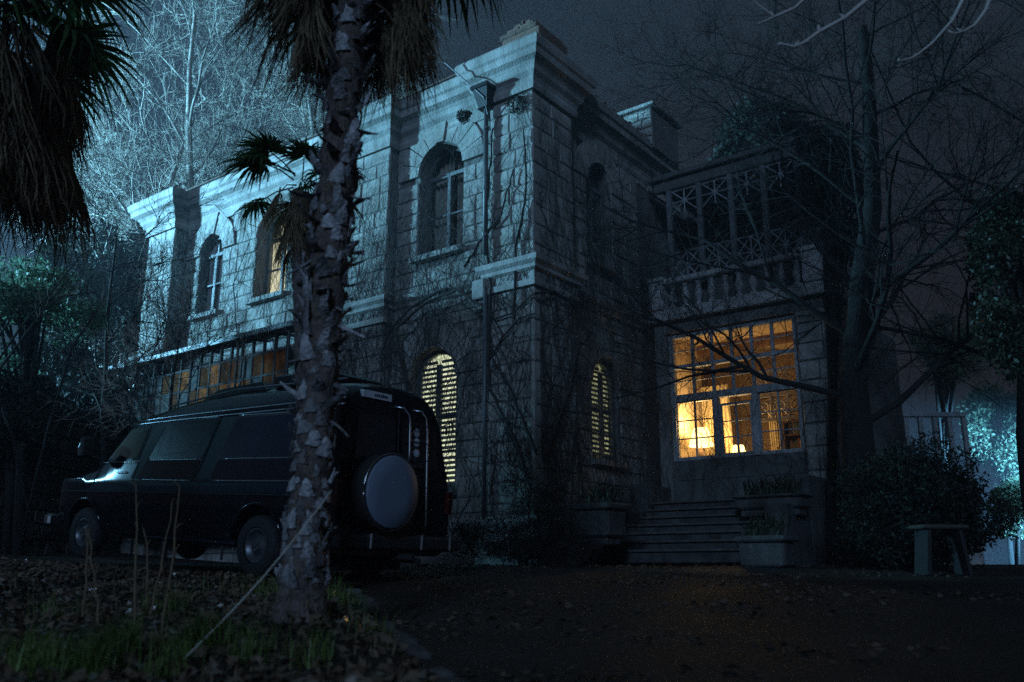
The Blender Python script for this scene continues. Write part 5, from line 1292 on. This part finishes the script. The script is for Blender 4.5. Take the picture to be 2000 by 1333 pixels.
# leaf litter and grass
NP = np.random.RandomState(5)
def scatter(n, x0, x1, y0, y1, test, up=.012):
    P = []
    while len(P) < n:
        x = NP.uniform(x0, x1); y = y0 + (y1 - y0)*NP.rand()**1.25
        if test(x, y): P.append((x, y, gz(x, y) + NP.uniform(.003, up)))
    return P
on_verge = lambda x, y: x < kerb_x(y) - .08 and abs(x) < y*.75 + 1
P = scatter(15000, -11, .2, 3.3, 14, on_verge, .06)
O('leaf_litter', leaf_mesh('leaf_litter', P, .062, 1, flat=.6, aspect=.55), 'litter', None, label='fallen leaves and bark bits strewn over the verge', category='leaves', kind='stuff')
P = scatter(1700, -1.5, 9, 3.2, 14, lambda x, y: x > kerb_x(y) + .1 and x < y*.7 + 1 and vnoise(x*1.1, y*1.3) > .55, .02)
O('leaf_litter', leaf_mesh('leaf_litter', P, .062, 2, flat=.75, aspect=.62), 'litter_dry', None, label='fallen leaves scattered on the dark drive at the right', category='leaves', kind='stuff')
def grass(name, label, pts, L0, L1, seed, m='grass_blade'):
    g = random.Random(seed); mb = MB()
    for (x, y) in pts:
        z = gz(x, y); a = g.uniform(0, 6.28); L = g.uniform(L0, L1); sp = L*g.uniform(.25, 1.1)
        c, s = math.cos(a), math.sin(a); w = g.uniform(.0016, .0038)
        p1_ = (x + c*sp*.3, y + s*sp*.3, z + L*.6); p2_ = (x + c*sp, y + s*sp, z + L*g.uniform(.75, 1.0))
        o = len(mb.v); mb.v += [(x - s*w, y + c*w, z - .01), (x + s*w, y - c*w, z - .01), (p1_[0] + s*w*.8, p1_[1] - c*w*.8, p1_[2]), (p1_[0] - s*w*.8, p1_[1] + c*w*.8, p1_[2]), p2_]
        mb.f += [(o, o+1, o+2, o+3), (o+3, o+2, o+4)]
    O(name, mb, m, None, fix=False, label=label, category='grass', kind='stuff')
pts = []; g = random.Random(17)
for (px, py, Y, n, s) in ((215, 1295, 4.4, 300, .05), (160, 1333, 4.1, 300, .06), (250, 1285, 4.5, 160, .04), (385, 1268, 4.65, 300, .045), (425, 1262, 4.7, 120, .04), (70, 1325, 4.2, 160, .06), (500, 1290, 4.5, 80, .06), (600, 1130, 7.6, 260, .2), (530, 1130, 8.0, 160, .2), (690, 1165, 7.0, 100, .12), (300, 1180, 6.0, 70, .08), (345, 1165, 6.2, 80, .06), (610, 1300, 4.4, 70, .06), (740, 1250, 5.2, 40, .08), (110, 1180, 6.0, 60, .08), (20, 1300, 4.5, 120, .07), (320, 1310, 4.2, 90, .06)):
    c = at(px, py, Y)
    for i in range(n): pts.append((c.x + g.gauss(0, s), c.y + g.gauss(0, s)))
grass('grass', 'green grass tufts growing on the verge around the palm', [p for p in pts if p[0] < kerb_x(p[1]) - .05], .05, .27, 1)
pts = [(x, y) for x, y, z in scatter(3500, -9, .2, 3.3, 12, on_verge)]
grass('grass', 'thin dry grass scattered through the leaves of the verge', pts, .03, .10, 2, 'dry_stem')

# ================================================================== FLOODLIGHTS (film lamps on stands, the blue key seen in the picture)
def flood(label, loc, target, power, angle, color, size, blend=.6):
    gx = gz(loc[0], loc[1]); t = T('floodlight', label, 'lamp', (loc[0], loc[1], gx)); hz = loc[2] - gx
    for k in range(3):
        a = 2.1*k; mb = MB(); mb.tube([(0, 0, 1.3), (1.0*math.cos(a), 1.0*math.sin(a), 0)], .025, 6); O('leg', mb, 'metal_dark', t)
    mb = MB(); mb.tube([(0, 0, .4), (0, 0, hz - .5)], .035, 8); O('pole', mb, 'metal_dark', t)
    d = (Vector(target) - Vector(loc)).normalized(); q = d.to_track_quat('-Z', 'Y')
    mb = MB(); n = 20
    pr = [(.05, .62), (.30, .58), (.34, .3), (.36, .02), (.33, .02), (.31, .28), (.05, .5)]
    mb.lathe(pr, n); h = O('lamp_head', mb, 'metal_dark', t, smooth=True); h.location = (0, 0, hz); h.rotation_euler = q.to_euler()
    ld = bpy.data.lights.new('flood_beam', 'SPOT'); ld.energy = power; ld.color = color; ld.spot_size = angle; ld.spot_blend = blend; ld.shadow_soft_size = size
    lo = bpy.data.objects.new('flood_beam', ld); COL.objects.link(lo); lo.parent = t; lo.location = (0, 0, hz); lo.rotation_euler = q.to_euler()
flood('tall floodlight beyond the left palm, throwing blue light along the facade', (-30.0, 20.0, 9.5), (-30.0 + 20*math.cos(R(14)), 20.0 + 20*math.sin(R(14)), 9.5 + 20*math.tan(R(24))), 112000, R(106), (.24, .67, 1.0), .7, .92)
flood('far floodlight out of view, in front of the right hand hedge', (21.5, 22.5, 4.5), (16.5, 30.0, 2.5), 100000, R(56), (.17, .57, 1.0), .25)  # unseen lamp, placed on the near side to light the hedge fronts

# ================================================================== HAZE
hz = MB(); hz.box(-45, 45, -6, 60, -3.0, 30)
hm = bpy.data.materials.new('night_haze'); hm.use_nodes = True; n = hm.node_tree.nodes; n.remove(n['Principled BSDF'])
pv = n.new('ShaderNodeVolumePrincipled'); pv.inputs['Color'].default_value = (.85, .9, 1, 1); pv.inputs['Density'].default_value = 0.0023; pv.inputs['Anisotropy'].default_value = .2
hm.node_tree.links.new(pv.outputs[0], n['Material Output'].inputs['Volume']); MATS['haze'] = hm
hob = O('haze', hz, 'haze', None, label='thin blue night haze filling the garden', category='haze', kind='stuff')
print('objects', len(bpy.data.objects), 'tris', sum(sum(len(p.vertices)-2 for p in o.data.polygons) for o in bpy.data.objects if o.type == 'MESH'))
